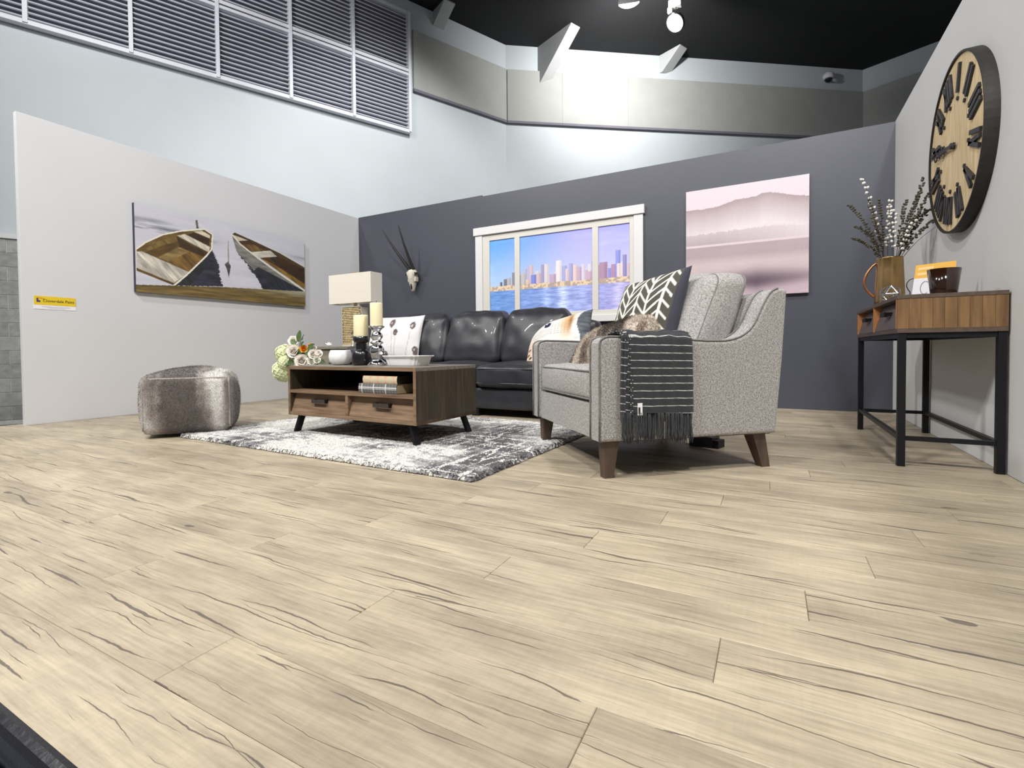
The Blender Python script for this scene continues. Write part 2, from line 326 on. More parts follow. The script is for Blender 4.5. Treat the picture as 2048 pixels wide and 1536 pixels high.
M = dict(
    floor=wood_floor(),
    subfloor=pm('dark_subfloor', (70, 62, 52), 0.9, var=(8, 0.2)),
    hallfloor=pm('grey_hall_floor', (120, 122, 126), 0.7, var=(3, 0.15)),
    nosing=pm('black_rubber_nosing', (22, 22, 28), 0.3, bump=(60, 0.1)),
    ribbed=pm('grey_ribbed_mat', (92, 100, 110), 0.6, var=(20, 0.1)),
    wall_l=pm('pale_warm_grey_paint', (214, 214, 216), 0.7, var=(2, 0.015), bump=(180, 0.04)),
    wall_r=pm('pale_grey_paint', (210, 210, 209), 0.7, var=(2, 0.015), bump=(180, 0.04)),
    wall_d=pm('charcoal_blue_paint', (67, 69, 79), 0.42, var=(1.5, 0.03), bump=(160, 0.05)),
    wall_h=pm('pale_blue_grey_hall_paint', (192, 199, 203), 0.75, var=(1.5, 0.02)),
    panel_h=pm('grey_felt_panel', (164, 166, 162), 0.95, var=(3, 0.04), bump=(300, 0.1)),
    panel_e=pm('grey_panel_edge', (112, 110, 120), 0.9, var=(3, 0.05)),
    ceil=pm('black_ceiling', (14, 15, 18), 0.9, var=(1, 0.2)),
    beam=pm('grey_painted_beam', (176, 178, 178), 0.8, var=(4, 0.03)),
    louver=pm('white_louver_metal', (214, 216, 224), 0.5, var=(4, 0.03)),
    louverback=pm('dark_louver_void', (120, 122, 134), 0.9, var=(4, 0.1)),
    block=pm('grey_concrete_block', (160, 162, 160), 0.95, var=(14, 0.18), bump=(90, 0.4), rnd=0.08),
    mortar=pm('pale_mortar', (206, 206, 200), 0.95, var=(20, 0.1)),
    trim=pm('white_trim_paint', (212, 211, 211), 0.45, var=(3, 0.015)),
    trim2=pm('cream_window_vinyl', (206, 202, 194), 0.45, var=(3, 0.02)),
    print=pm('printed_canvas', (200, 200, 200), 0.6, attr=True, var=(60, 0.03), bump=(400, 0.05)),
    printgloss=pm('printed_film', (200, 200, 200), 0.35, attr=True, var=(60, 0.02)),
    canvasedge=pm('dark_canvas_edge', (52, 54, 74), 0.7, var=(20, 0.1)),
    canvaspale=pm('pale_canvas_edge', (205, 190, 200), 0.7, var=(20, 0.05)),
    cloth=pm('printed_cloth', (200, 200, 200), 0.9, attr=True, var=(200, 0.05), bump=(350, 0.12), spec=0.2, sheen=0.1),
    fur=pm('short_faux_fur', (200, 200, 200), 0.9, attr=True, var=(240, 0.22), bump=(170, 0.7, 0.012), stretch=(1, 1, 0.6), spec=0.15, sheen=0.35),
    rug=pm('shaggy_rug_pile', (200, 200, 200), 0.95, attr=True, var=(330, 0.25), spec=0.1, sheen=0.2),
    rugback=pm('rug_backing', (96, 88, 80), 0.95, var=(60, 0.1)),
    tweed=tweed('grey_tweed', (98, 95, 93), (190, 187, 183), 400),
    piping=tweed('dark_grey_piping', (92, 90, 88), (140, 137, 133)),
    leather=pm('black_leather', (42, 43, 48), 0.44, var=(9, 0.25), bump=(30, 0.10, 0.008), coat=0.08, spec=0.5),
    leatherseam=pm('black_leather_seam', (22, 22, 25), 0.45, var=(20, 0.2)),
    legwood=pm('dark_walnut_leg', (80, 64, 53), 0.5, var=(7, 0.25), stretch=(6, 6, 0.8)),
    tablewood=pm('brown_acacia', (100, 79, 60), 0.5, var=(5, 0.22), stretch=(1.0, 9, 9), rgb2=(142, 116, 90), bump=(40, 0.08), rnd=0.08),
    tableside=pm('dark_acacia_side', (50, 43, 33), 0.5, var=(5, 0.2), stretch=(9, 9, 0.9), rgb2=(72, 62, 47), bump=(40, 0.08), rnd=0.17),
    tabletop=pm('grey_brown_acacia_top', (104, 98, 90), 0.35, var=(5, 0.2), stretch=(1, 9, 9), rgb2=(134, 126, 114)),
    tabledark=pm('dark_table_interior', (58, 50, 42), 0.7, var=(6, 0.2), stretch=(1, 9, 9)),
    blackmetal=pm('black_steel', (30, 30, 34), 0.45, metal=0.5, var=(30, 0.1), spec=0.4),
    handle=pm('brushed_dark_handle', (92, 84, 80), 0.42, metal=0.8, var=(50, 0.12)),
    conswood=pm('golden_acacia', (94, 68, 41), 0.5, var=(5, 0.22), stretch=(9, 9, 0.9), rgb2=(130, 98, 61), bump=(40, 0.06), rnd=0.13),
    constop=pm('dark_console_top', (84, 70, 60), 0.45, var=(5, 0.2), stretch=(9, 1, 9)),
    consfront=pm('dark_console_drawer', (86, 76, 74), 0.5, var=(5, 0.15), stretch=(9, 1, 9)),
    consinner=pm('orange_console_edge', (186, 128, 74), 0.5, var=(6, 0.12), stretch=(9, 1, 9)),
    endwood=pm('grey_oak', (104, 98, 84), 0.55, var=(5, 0.2), stretch=(1, 9, 9), rgb2=(132, 126, 110)),
    shade=pm('cream_linen_shade', (212, 206, 194), 0.9, var=(90, 0.03), bump=(300, 0.08), spec=0.2),
    brass=pm('pale_brass', (196, 178, 128), 0.35, metal=0.7, var=(30, 0.1)),
    lampside=pm('pale_lamp_side', (190, 182, 164), 0.6, var=(10, 0.08)),
    lampbase=pm('dark_lamp_filler', (70, 56, 36), 0.8, var=(40, 0.2)),
    slice=pm('wood_slice', (206, 186, 140), 0.6, var=(60, 0.1), rnd=0.12),
    wax=pm('cream_candle_wax', (240, 230, 190), 0.45, var=(5, 0.03), spec=0.4),
    wick=pm('candle_wick', (60, 54, 48), 0.9, var=(60, 0.2)),
    blackceramic=pm('black_ceramic', (26, 25, 28), 0.28, var=(8, 0.1), coat=0.2),
    mercury=pm('silver_mercury_glass', (214, 214, 216), 0.1, metal=1.0, var=(20, 0.06)),
    whiteceramic=pm('white_ceramic', (238, 236, 236), 0.4, var=(8, 0.02)),
    bone=pm('bone_white', (196, 190, 176), 0.7, var=(26, 0.16), bump=(60, 0.25)),
    socket=pm('dark_bone_hollow', (34, 30, 26), 0.9, var=(30, 0.2)),
    horn=pm('black_horn', (40, 38, 38), 0.5, var=(30, 0.2), bump=(70, 0.35), stretch=(1, 1, 3)),
    copper=pm('aged_brass_copper', (168, 138, 92), 0.26, metal=0.95, var=(9, 0.18), bump=(40, 0.06)),
    copperh=pm('copper_handle', (178, 120, 78), 0.3, metal=0.9, var=(12, 0.1)),
    silverwire=pm('silver_wire', (196, 196, 202), 0.25, metal=1.0, var=(20, 0.06)),
    twig=pm('dark_twig', (62, 54, 44), 0.8, var=(40, 0.2)),
    bud=pm('dark_green_bud', (74, 68, 54), 0.8, var=(40, 0.25)),
    budw=pm('white_catkin', (228, 224, 216), 0.9, var=(40, 0.06)),
    clockface=pm('raw_plank_wood', (200, 174, 130), 0.7, var=(7, 0.2), stretch=(6, 6, 0.7), rgb2=(228, 208, 168), bump=(30, 0.15), rnd=0.06),
    clockrim=pm('dark_iron_band', (44, 40, 38), 0.55, metal=0.3, var=(22, 0.2), bump=(60, 0.15)),
    numeral=pm('dark_weathered_numeral', (42, 42, 46), 0.5, var=(40, 0.3), bump=(60, 0.2)),
    signyellow=pm('yellow_sign_print', (232, 200, 40), 0.5, var=(20, 0.02)),
    signwhite=pm('white_card', (238, 236, 240), 0.6, var=(20, 0.01)),
    ink=pm('black_ink', (36, 32, 24), 0.6, var=(20, 0.05)),
    inkblue=pm('blue_ink', (70, 66, 110), 0.6, var=(20, 0.05)),
    inkgrey=pm('pale_grey_ink', (190, 190, 208), 0.6, var=(20, 0.05)),
    inkred=pm('red_ink', (190, 70, 40), 0.6, var=(20, 0.05)),
    orange=pm('orange_card_print', (240, 186, 84), 0.5, var=(20, 0.02)),
    orangeink=pm('pale_orange_ink', (250, 214, 150), 0.5, var=(20, 0.02)),
    amber=pm('dark_amber_glass', (44, 24, 14), 0.12, var=(10, 0.1), trans=0.25, coat=0.3),
    flame=pm('candle_flame', (255, 180, 90), 0.5, emit=((255, 180, 90), 4.0)),
    leaf=pm('dark_green_leaf', (66, 92, 44), 0.6, var=(30, 0.25)),
    rose=pm('blush_rose_petal', (252, 246, 238), 0.7, var=(18, 0.06)),
    hydr=pm('lime_hydrangea', (226, 232, 186), 0.8, var=(30, 0.15), rnd=0.05),
    ofl=pm('orange_bloom', (238, 166, 40), 0.7, var=(30, 0.12)),
    wfl=pm('white_bloom', (240, 238, 224), 0.7, var=(30, 0.05)),
    pot=pm('dark_bowl', (40, 38, 40), 0.5, var=(10, 0.1)),
    throwm=pm('charcoal_wool_throw', (200, 200, 200), 0.95, attr=True, var=(260, 0.3), bump=(300, 0.4), spec=0.1, sheen=0.12),
    fringe=pm('charcoal_fringe', (50, 51, 54), 0.95, var=(120, 0.3), sheen=0.12),
    bookpage=pm('book_pages', (196, 178, 140), 0.8, var=(6, 0.12), stretch=(1, 1, 40)),
    bookbrown=pm('brown_book_cover', (94, 70, 42), 0.6, var=(20, 0.15)),
    bookdark=pm('dark_book_cover', (52, 46, 38), 0.6, var=(20, 0.15)),
    camwhite=pm('white_camera_shell', (206, 206, 208), 0.4, var=(10, 0.03)),
    camdark=pm('dark_camera_dome', (20, 20, 22), 0.15, var=(10, 0.1)),
    lampmetal=pm('pale_floodlight_metal', (190, 190, 186), 0.4, metal=0.3, var=(20, 0.08)),
    lens=pm('floodlight_lens', (214, 216, 220), 0.2, var=(60, 0.15), bump=(60, 0.4)),
    lamplit=pm('lit_lamp_lens', (255, 255, 255), 0.4, emit=((240, 248, 255), 30.0), var=(10, 0.02)),
)

# ================================================================== THE SETTING
XL, XR, D, YL, H = -5.1258, 0.9039, 5.2622, 1.6207, 2.44
PX0, PY0 = -5.27, 0.30                       # platform edges
# floor: platform with individual planks
fl = struct(MB().b2((PX0, PY0, -0.40), (XR+0.06, D+0.06, -0.012)).build('floor', M['subfloor']))
PW, PLN = 0.1475, 1.22
row = 0; y = PY0
while y < D-1e-3:
    y1 = min(y+PW, D); off = (row*0.437*PLN) % PLN; x = PX0-off
    while x < XR:
        a, b = max(x, PX0), min(x+PLN, XR)
        if b-a > 0.03:
            g = 0.0004; sx, sy = (b-a)/2-g, (y1-y)/2-g; c = 0.0012
            v = [(-sx, -sy, -0.012), (sx, -sy, -0.012), (sx, sy, -0.012), (-sx, sy, -0.012), (-sx, -sy, -c), (sx, -sy, -c), (sx, sy, -c), (-sx, sy, -c),
                 (-sx+c, -sy+c, 0), (sx-c, -sy+c, 0), (sx-c, sy-c, 0), (-sx+c, sy-c, 0)]
            f = [(0, 1, 5, 4), (1, 2, 6, 5), (2, 3, 7, 6), (3, 0, 4, 7), (4, 5, 9, 8), (5, 6, 10, 9), (6, 7, 11, 10), (7, 4, 8, 11), (8, 9, 10, 11)]
            mobj('plank', v, f, M['floor'], fl, loc=((a+b)/2, (y+y1)/2, 0))
        x += PLN
    y += PW; row += 1
# black nosing at the platform edge and ribbed step in front of it
ns = [(0.0, 0.0), (0.0, 0.004), (-0.008, 0.006), (-0.018, 0.004), (-0.024, -0.004), (-0.026, -0.02), (-0.026, -0.05), (0.0, -0.05)]
nz = MB().prism([(PY0+a, b) for a, b in ns], 'x', PX0, XR).build('trim_1', M['nosing']); struct(nz); nz['label'] = 'black rubber nosing strip along the platform edge'
rb = MB()
for k in range(46): rb.b2((-3.4, PY0-0.034-0.0085*(k+1), -0.05), (0.6, PY0-0.034-0.0085*k-0.003, -0.038))
rb.b2((-3.4, PY0-0.034-0.0085*46, -0.40), (0.6, PY0-0.030, -0.047))
rbo = rb.build('ribbed_step', M['ribbed']); tag(rbo, 'grey ribbed metal step in front of the wooden platform edge', 'step')
# hall floor
hf = MB().b2((-16, -9, -0.5), (9, 20, -0.40)).build('floor_hall', M['hallfloor']); struct(hf)
# booth walls
struct(MB().b2((XL-0.045, YL, 0), (XL, D+0.05, H), 0.002).build('wall_left', M['wall_l']))
wb = bpy.data.objects.new('wall_back', None); link(wb); struct(wb)
MB().b2((XL, D, 0), (-3.1, D+0.05, H+0.008)).build('panel', M['wall_d'], wb)
MB().b2((-3.1, D, 0), (XR, D+0.05, H-0.006)).build('panel', M['wall_d'], wb)
struct(MB().b2((XR, 1.0, 0), (XR+0.05, D+0.05, H), 0.002).build('wall_right', M['wall_r']))
# hall walls
AZL, AZR, AZF = math.radians(24.3), math.radians(54.0), math.radians(113.7)
P0 = Vector((-9.202, 2.783, 0)); CC = Vector((-5.617, 10.724, 0)); CF = Vector((2.10, 16.332, 0))
def wall_frame(P, az): return Matrix(((-math.sin(az), math.cos(az), 0, P.x), (-math.cos(az), -math.sin(az), 0, P.y), (0, 0, 1, 0), (0, 0, 0, 1)))
# local: -x along wall, y = towards the hall (normal), z up
def wb2(lo, hi, bev=0.0): return MB().b2((-hi[0], lo[1], lo[2]), (-lo[0], hi[1], hi[2]), bev)
CEIL = 7.88
def wall(name, P, az, x0, x1, z0=-0.41, mat='wall_h'):
    o = wb2((x0, -0.2, z0), (x1, 0, CEIL+0.1)).build(name, M[mat]); o.matrix_world = wall_frame(P, az); return struct(o)
SL = (CC-P0).length
whl = wall('wall_hall_left', P0, AZL, -4.5, SL)
SR = (CF-CC).length
whr = wall('wall_hall_right', CC, AZR, 0, SR)
whf = wall('wall_hall_far', CF, AZF, 0, 9)
ce = MB().b2((-16, -9, CEIL), (9, 20, CEIL+0.1)).build('ceiling', M['ceil']); struct(ce)
# concrete-block dado on the left hall wall
d0 = wb2((-4.4, 0, -0.40), (2.0, 0.09, 2.13)).build('dado', M['mortar'], whl)
bw, bh = 0.4, 0.2; n = 0
for r in range(13):
    z = -0.34+r*0.19; x = -3.2+(0.2 if r % 2 else 0)
    while x < 1.6:
        wb2((x+0.004, 0.0905, z+0.004), (x+bw-0.004, 0.1, z+0.186), 0.003).build('block', M['block'], whl); x += bw
wb2((-4.4, 0.0, 2.13), (2.0, 0.13, 2.19), 0.004).build('cap', M['trim'], whl)
# grey acoustic panels
def apanel(par, x0, x1, z0=6.06, z1=7.28):
    wb2((x0, 0, z0), (x1, 0.06, z1), 0.004).build('acoustic_panel', M['panel_h'], par)
    wb2((x0, 0.0, z0-0.055), (x1, 0.075, z0)).build('panel_trim', M['panel_e'], par)
apanel(whl, 6.22, SL-0.02)
xs = [0.03, 1.38, 3.05, 4.95, 6.6, 8.2, SR-0.01]
for a, b in zip(xs[:-1], xs[1:]): apanel(whr, a+0.001, b-0.001)
apanel(whf, 0.02, 4.5); apanel(whf, 4.52, 9.0)
# louvre screen
lv = thing('louver_screen', 'white horizontal metal louvres in a tall framed grid on the hall wall', 'louvers'); lv.matrix_world = wall_frame(P0, AZL)
bays = [-3.25, -2.08, -0.905, 0.262, 1.431, 2.587, 3.739, 4.898, 6.09]
wb2((bays[0], 0.004, 5.13), (bays[-1], 0.02, 7.52)).build('backing', M['louverback'], lv)
for b in bays: wb2((b-0.028, 0.02, 5.1), (b+0.028, 0.15, 7.56), 0.004).build('mullion', M['louver'], lv)
for za, zb in ((5.085, 5.15), (6.325, 6.385), (6.25, 6.30), (7.5, 7.56)): wb2((bays[0], 0.02, za), (bays[-1], 0.13, zb), 0.004).build('rail', M['louver'], lv)
rotS = Matrix.Rotation(math.radians(-32), 3, 'X'); slat_me = {}
for bi, (a, b) in enumerate(zip(bays[:-1], bays[1:])):
    if bi < 1: continue
    for tier in (5.20, 6.44):
        for k in range(14):
            key = round(b-a, 3)
            if key not in slat_me:
                o = MB().box((0, 0, 0), (b-a-0.056, 0.055, 0.010), 0.0, rotS).build('slat', M['louver'], lv); slat_me[key] = o.data
            else:
                o = bpy.data.objects.new('slat', slat_me[key]); link(o, lv)
            o.location = (-(a+b)/2, 0.085, tier+k*0.0768)
# tapered beams that come out of the hall walls under the black ceiling
bd = Vector((math.sin(AZL+pi/2), math.cos(AZL+pi/2), 0)); bs = Vector((math.sin(AZL), math.cos(AZL), 0))
def bracket(A, zlow, reach, wd, label):
    # triangular haunch: full depth at the wall, meeting the ceiling at 'reach'
    z1 = CEIL; A = Vector((A[0], A[1], 0))-bd*0.25; reach += 0.25
    P = [(0, zlow), (0.25, zlow), (reach, z1-0.02), (reach, z1), (0, z1)]
    m = MB().prism(P, 'y', -wd/2, wd/2)
    o = m.build('roof_beam', M['beam']); o.matrix_world = Matrix(((bd.x, bs.x, 0, A.x), (bd.y, bs.y, 0, A.y), (0, 0, 1, 0), (0, 0, 0, 1)))
    return tag(o, label, 'beam', 'tapered beams under the ceiling')
bracket((-4.85, 11.28), 7.0, 1.05, 0.28, 'largest pale tapered roof beam, dropping over the grey panel next to the hall corner')
bracket((-2.34, 13.1), 7.45, 0.5, 0.28, 'small pale tapered roof beam standing out of the brightly lit wall strip')
bracket((-6.38, 9.03), 7.58, 0.5, 0.26, 'pale tapered roof beam above the grey panel beside the louvres')
# window with a printed skyline view
wn = bpy.data.objects.new('window_1', None); link(wn); struct(wn); wn['label'] = 'white framed mock window with a skyline view'
def wp(name, lo, hi, mat='trim', bev=0.003): return MB().b2(lo, hi, bev).build(name, M[mat], wn)
wp('casing', (-3.18, D-0.03, 0.89), (-3.085, D, 1.955)); wp('casing', (-1.255, D-0.03, 0.89), (-1.16, D, 1.955))
wp('header', (-3.2, D-0.045, 1.955), (-1.145, D, 2.047)); wp('sill', (-3.2, D-0.05, 0.86), (-1.145, D, 0.93))
wp('frame', (-3.085, D-0.018, 0.93), (-2.988, D, 1.955), 'trim2'); wp('frame', (-1.30, D-0.018, 0.93), (-1.255, D, 1.955), 'trim2')
wp('frame', (-2.988, D-0.018, 1.88), (-1.30, D, 1.955), 'trim2'); wp('frame', (-2.988, D-0.018, 0.93), (-1.30, D, 0.986), 'trim2')
wp('mullion', (-2.649, D-0.02, 0.986), (-2.583, D, 1.88), 'trim2'); wp('mullion', (-1.705, D-0.02, 0.986), (-1.638, D, 1.88), 'trim2')

def vnoise(X, Y, seed=0, oct=4):
    """cheap numpy value noise 0..1"""
    out = np.zeros_like(X); amp = 1.0; tot = 0
    for o in range(oct):
        x = X*(2**o)+seed*17.3+o*5.1; yv = Y*(2**o)+seed*9.7+o*3.3
        xi = np.floor(x).astype(np.int64); yi = np.floor(yv).astype(np.int64); fx = x-xi; fy = yv-yi
        fx = fx*fx*(3-2*fx); fy = fy*fy*(3-2*fy)
        def hsh(a, b):
            n = (a*374761393+b*668265263+seed*1013) & 0x7fffffff; n = ((n ^ (n >> 13))*1274126177) & 0x7fffffff
            return ((n ^ (n >> 16)) & 0xffff)/65535.0
        v = (hsh(xi, yi)*(1-fx)+hsh(xi+1, yi)*fx)*(1-fy)+(hsh(xi, yi+1)*(1-fx)+hsh(xi+1, yi+1)*fx)*fy
        out += v*amp; tot += amp; amp *= 0.5
    return out/tot
def inpoly(X, Y, poly):
    c = np.zeros(X.shape, bool); n = len(poly)
    for i in range(n):
        x0, y0 = poly[i]; x1, y1 = poly[(i+1) % n]
        if y0 == y1: continue
        c ^= ((y0 > Y) != (y1 > Y)) & (X < (x1-x0)*(Y-y0)/(y1-y0)+x0)
    return c
def nearline(X, Y, pts, wd):
    m = np.zeros(X.shape, bool)
    for (x0, y0), (x1, y1) in zip(pts[:-1], pts[1:]):
        dx, dy = x1-x0, y1-y0; t = np.clip(((X-x0)*dx+(Y-y0)*dy)/(dx*dx+dy*dy+1e-12), 0, 1)
        m |= (X-x0-t*dx)**2+(Y-y0-t*dy)**2 < wd*wd
    return m
def grid_print(name, mat, parent, A, B_, lo, hi, nu, nv, paint, origin):
    """flat printed sheet. A,B_: unit axes; paint(P,Q)->sRGB with P,Q the world coords along the axes"""
    p = np.linspace(lo[0], hi[0], nu+1); q = np.linspace(lo[1], hi[1], nv+1); P, Q = np.meshgrid(p, q, indexing='ij')
    c = lin_np(np.clip(paint(P.ravel(), Q.ravel()), 0, 255))
    A = np.array(A); Bv = np.array(B_); V = np.array(origin)+P.ravel()[:, None]*A+Q.ravel()[:, None]*Bv
    i, j = np.meshgrid(np.arange(nu), np.arange(nv), indexing='ij'); a = (i*(nv+1)+j).ravel()
    Fc = np.stack([a, a+nv+1, a+nv+2, a+1], 1)
    n = np.cross(A, Bv)
    o = mobj(name, V, Fc, M[mat], parent, colors=c); return o

# skyline print (coordinates of the view are wall x / z)
def zc(px, py, ox, oy, s, **k): return at(ox+px/s, oy+py/s, **k)
bl = [(130, 250, 930, (226, 220, 214)), (258, 287, 860, (96, 100, 110)), (308, 345, 822, (110, 112, 124)), (346, 402, 806, (178, 180, 184)), (412, 470, 735, (128, 130, 140)), (470, 530, 770, (160, 160, 168)),
      (525, 592, 742, (196, 190, 190)), (590, 645, 822, (222, 196, 176)), (656, 722, 764, (118, 132, 222)), (722, 782, 748, (216, 188, 186)), (785, 832, 632, (156, 154, 194)), (822, 886, 628, (226, 216, 218)),
      (890, 982, 758, (196, 168, 190)), (975, 1046, 584, (244, 238, 234)), (1050, 1116, 650, (166, 174, 224)), (1096, 1138, 690, (230, 208, 204)), (1140, 1192, 622, (168, 164, 212)), (1195, 1242, 638, (240, 214, 206)),
      (1240, 1302, 668, (198, 170, 196)), (1300, 1352, 630, (228, 218, 232)), (1345, 1390, 700, (200, 180, 205)), (1385, 1424, 628, (234, 224, 228)), (1360, 1440, 722, (206, 174, 190)), (1430, 1452, 588, (166, 156, 196)), (1452, 1530, 640, (196, 176, 200)),
      (1530, 1632, 603, (172, 136, 164)), (1640, 1702, 680, (136, 136, 214)), (1680, 1752, 630, (176, 134, 168)), (1735, 1802, 448, (134, 146, 230)), (1755, 1802, 618, (240, 220, 214)), (1802, 1852, 600, (240, 218, 212)),
      (1830, 1882, 508, (136, 134, 194)), (1880, 1930, 618, (216, 186, 194))]
blw = []
_rs = random.Random(5); _bg = []
for _k in range(46):
    _x = 560+_rs.random()*1370; _bg.append((_x, _x+18+_rs.random()*34, 640+_rs.random()*150, _rs.choice([(206, 196, 216), (226, 214, 220), (184, 182, 214), (214, 192, 196), (196, 186, 204)])))
bl = _bg+bl
for x0, x1, yt, c in bl:
    a = zc(x0, yt, 960, 430, 6.4, y=D); b = zc(x1, yt, 960, 430, 6.4, y=D); blw.append((a.x, b.x, (a.z+b.z)/2, c))
ZW = 0.5*(zc(140, 975, 960, 430, 6.4, y=D).z+zc(1900, 860, 960, 430, 6.4, y=D).z); ZS = ZW+0.045
def city(X, Z):
    t = np.clip((Z-ZW)/(1.88-ZW), 0, 1)[:, None]; s = np.clip((X+2.99)/1.69, 0, 1)[:, None]
    top = (1-s)*np.array([92, 162, 240])+s*np.array([166, 170, 246]); bot = (1-s)*np.array([192, 216, 248])+s*np.array([216, 212, 248])
    k = np.exp(-((s-0.62)/0.25)**2); top = top+k*np.array([34, 4, 8])
    c = bot+(top-bot)*t**1.2
    cl = vnoise(X*2.2, Z*9, 3)[:, None]; c = c+np.maximum(0, cl-0.55)*90*(1-t*0.4)
    bldn = np.zeros(len(X), bool)
    for x0, x1, zt, col in blw:
        m = (X > x0) & (X < x1) & (Z < zt) & (Z > ZW)
        win = (np.sin(X*420)*np.sin(Z*330) > 0.25)[:, None]*14
        hz = 0.18; cc = (np.array(col)-win+6)*(1-hz)+np.array([214, 206, 236])*hz; lit = ((X-x0)/(x1-x0) > 0.62)[:, None]*16; c = np.where(m[:, None], cc-lit, c); bldn |= m
    sh = (Z > ZW) & (Z < ZS+0.02*vnoise(X*9, Z*0, 5)); sn = vnoise(X*40, Z*50, 6)[:, None]
    shc = np.where(sn > 0.5, np.array([238, 212, 178]), np.array([186, 168, 158])); c = np.where(sh[:, None], shc, c)
    wt = Z <= ZW; rn = vnoise(X*14, Z*90, 8)[:, None]; dz = np.clip((ZW-Z)/0.32, 0, 1)[:, None]
    wc = (1-s)*np.array([112, 160, 228])+s*np.array([180, 174, 232])+(rn-0.5)*70
    for xc, ww, am in ((-2.05, 0.06, 60), (-2.25, 0.05, 40), (-1.86, 0.2, 16), (-1.42, 0.05, 30)):
        wc = wc+np.exp(-((X-xc)/ww)**2)[:, None]*am*np.array([1, 0.95, 0.75])*(0.4+rn)
    c = np.where(wt[:, None], wc, c); return 0.95*c
for x0, x1 in ((-2.988, -2.649), (-2.583, -1.705), (-1.638, -1.30)):
    grid_print('view_pane', 'printgloss', wn, (1, 0, 0), (0, 0, 1), (x0, 0.986), (x1, 1.88), int((x1-x0)*260), 230, city, (0, D-0.006, 0))

# ================================================================== WALL THINGS
# two boats canvas on the left wall
bt = thing('canvas_painting', 'wide canvas painting of two wooden rowing boats at a dock', 'painting', (XL, 3.345, 1.528))
BY0, BY1, BZ0, BZ1, BXF = 2.405, 4.285, 1.123, 1.933, XL+0.04
MB().b2((0.002, BY0-3.345, BZ0-1.528), (0.038, BY1-3.345, BZ1-1.528), 0.002).build('canvas', M['canvasedge'], bt)
def bz(pts): return [(lambda p: (p.y, p.z))(zc(x, yv, 265, 395, 5.769, x=BXF)) for x, yv in pts]
PS = 1.88/1945
shapes = [('p', [(915, 600), (990, 760), (1010, 900), (1040, 1025), (640, 1020), (830, 800)], (66, 64, 82), 0.35), ('p', [(1195, 620), (1400, 860), (1560, 1060), (1990, 1085), (1700, 1000), (1400, 800)], (52, 56, 66), 0.3),
    ('p', [(1330, 800), (1460, 960), (1500, 1060), (1990, 1085), (1400, 840)], (58, 58, 74), 0.35),
    ('p', [(925, 480), (920, 640), (830, 830), (660, 1018), (480, 1015), (640, 880), (800, 730), (905, 600)], (52, 58, 60), 0.25),
    ('p', [(50, 600), (150, 525), (350, 435), (560, 395), (820, 372), (922, 432), (910, 595), (860, 660), (640, 870), (480, 1000), (50, 840)], (132, 104, 54), 0.25),
    ('p', [(100, 620), (300, 505), (520, 445), (525, 560), (290, 690)], (150, 122, 66), 0.3), ('p', [(120, 640), (330, 560), (520, 505), (525, 562), (290, 690)], (110, 84, 42), 0.25),
    ('p', [(540, 570), (835, 690), (650, 860), (300, 690)], (150, 114, 58), 0.35), ('p', [(540, 572), (660, 622), (420, 740), (300, 690)], (176, 146, 92), 0.3),
    ('p', [(505, 445), (540, 572), (840, 692), (880, 640), (700, 560)], (84, 62, 36), 0.25), ('p', [(705, 400), (890, 470), (885, 560), (640, 432)], (74, 54, 34), 0.2),
    ('p', [(515, 440), (600, 420), (895, 572), (880, 632)], (204, 197, 180), 0.2), ('p', [(705, 392), (800, 382), (895, 440), (890, 472)], (206, 196, 170), 0.15),
    ('p', [(50, 625), (105, 620), (655, 862), (480, 988), (50, 812)], (196, 190, 178), 0.3), ('p', [(50, 815), (480, 992), (470, 1012), (50, 845)], (116, 84, 38), 0.2),
    ('l', [(50, 590), (150, 518), (350, 428), (560, 386), (820, 366)], (232, 228, 212), 7), ('l', [(822, 368), (925, 430), (912, 600), (855, 672), (640, 880), (485, 1012)], (236, 230, 214), 8),
    ('l', [(822, 376), (910, 432)], (60, 50, 40), 5), ('p', [(725, 260), (750, 260), (764, 358), (738, 358)], (122, 116, 98), 0.2), ('l', [(760, 290), (830, 360), (920, 388)], (224, 222, 220), 4),
    ('p', [(1145, 425), (1250, 545), (1450, 705), (1700, 885), (1990, 1085), (1700, 1030), (1400, 840), (1200, 620)], (128, 126, 120), 0.3), ('p', [(1450, 800), (1700, 930), (1990, 1085), (1700, 1040), (1400, 845)], (56, 60, 66), 0.3),
    ('p', [(1145, 420), (1185, 412), (1400, 510), (1700, 652), (1990, 820), (1990, 1060), (1700, 862), (1450, 682), (1250, 532)], (96, 70, 40), 0.3),
    ('p', [(1160, 430), (1335, 495), (1210, 502)], (202, 192, 166), 0.1), ('p', [(1220, 508), (1330, 498), (1540, 605), (1350, 622)], (84, 58, 34), 0.25), ('p', [(1260, 545), (1400, 545), (1530, 610), (1350, 628)], (140, 108, 64), 0.3),
    ('p', [(1665, 680), (1990, 835), (1990, 1000), (1640, 765)], (74, 54, 32), 0.25), ('p', [(1480, 700), (1620, 765), (1990, 1000), (1990, 1065), (1750, 895)], (164, 126, 52), 0.35),
    ('p', [(1355, 632), (1590, 612), (1668, 682), (1450, 697)], (204, 198, 184), 0.2), ('p', [(1590, 690), (1668, 684), (1650, 750), (1600, 725)], (64, 52, 40), 0.2),
    ('l', [(1145, 425), (1250, 543), (1450, 702), (1700, 882), (1990, 1082)], (232, 228, 212), 7), ('l', [(1180, 412), (1400, 506), (1700, 648), (1990, 818)], (74, 62, 46), 8), ('l', [(1200, 408), (1400, 497), (1700, 638), (1990, 806)], (226, 222, 210), 4),
    ('p', [(1099, 500), (1113, 500), (1116, 745), (1100, 745)], (150, 148, 140), 0.2), ('p', [(1064, 770), (1104, 738), (1136, 792), (1112, 925), (1090, 830)], (98, 96, 94), 0.3)]
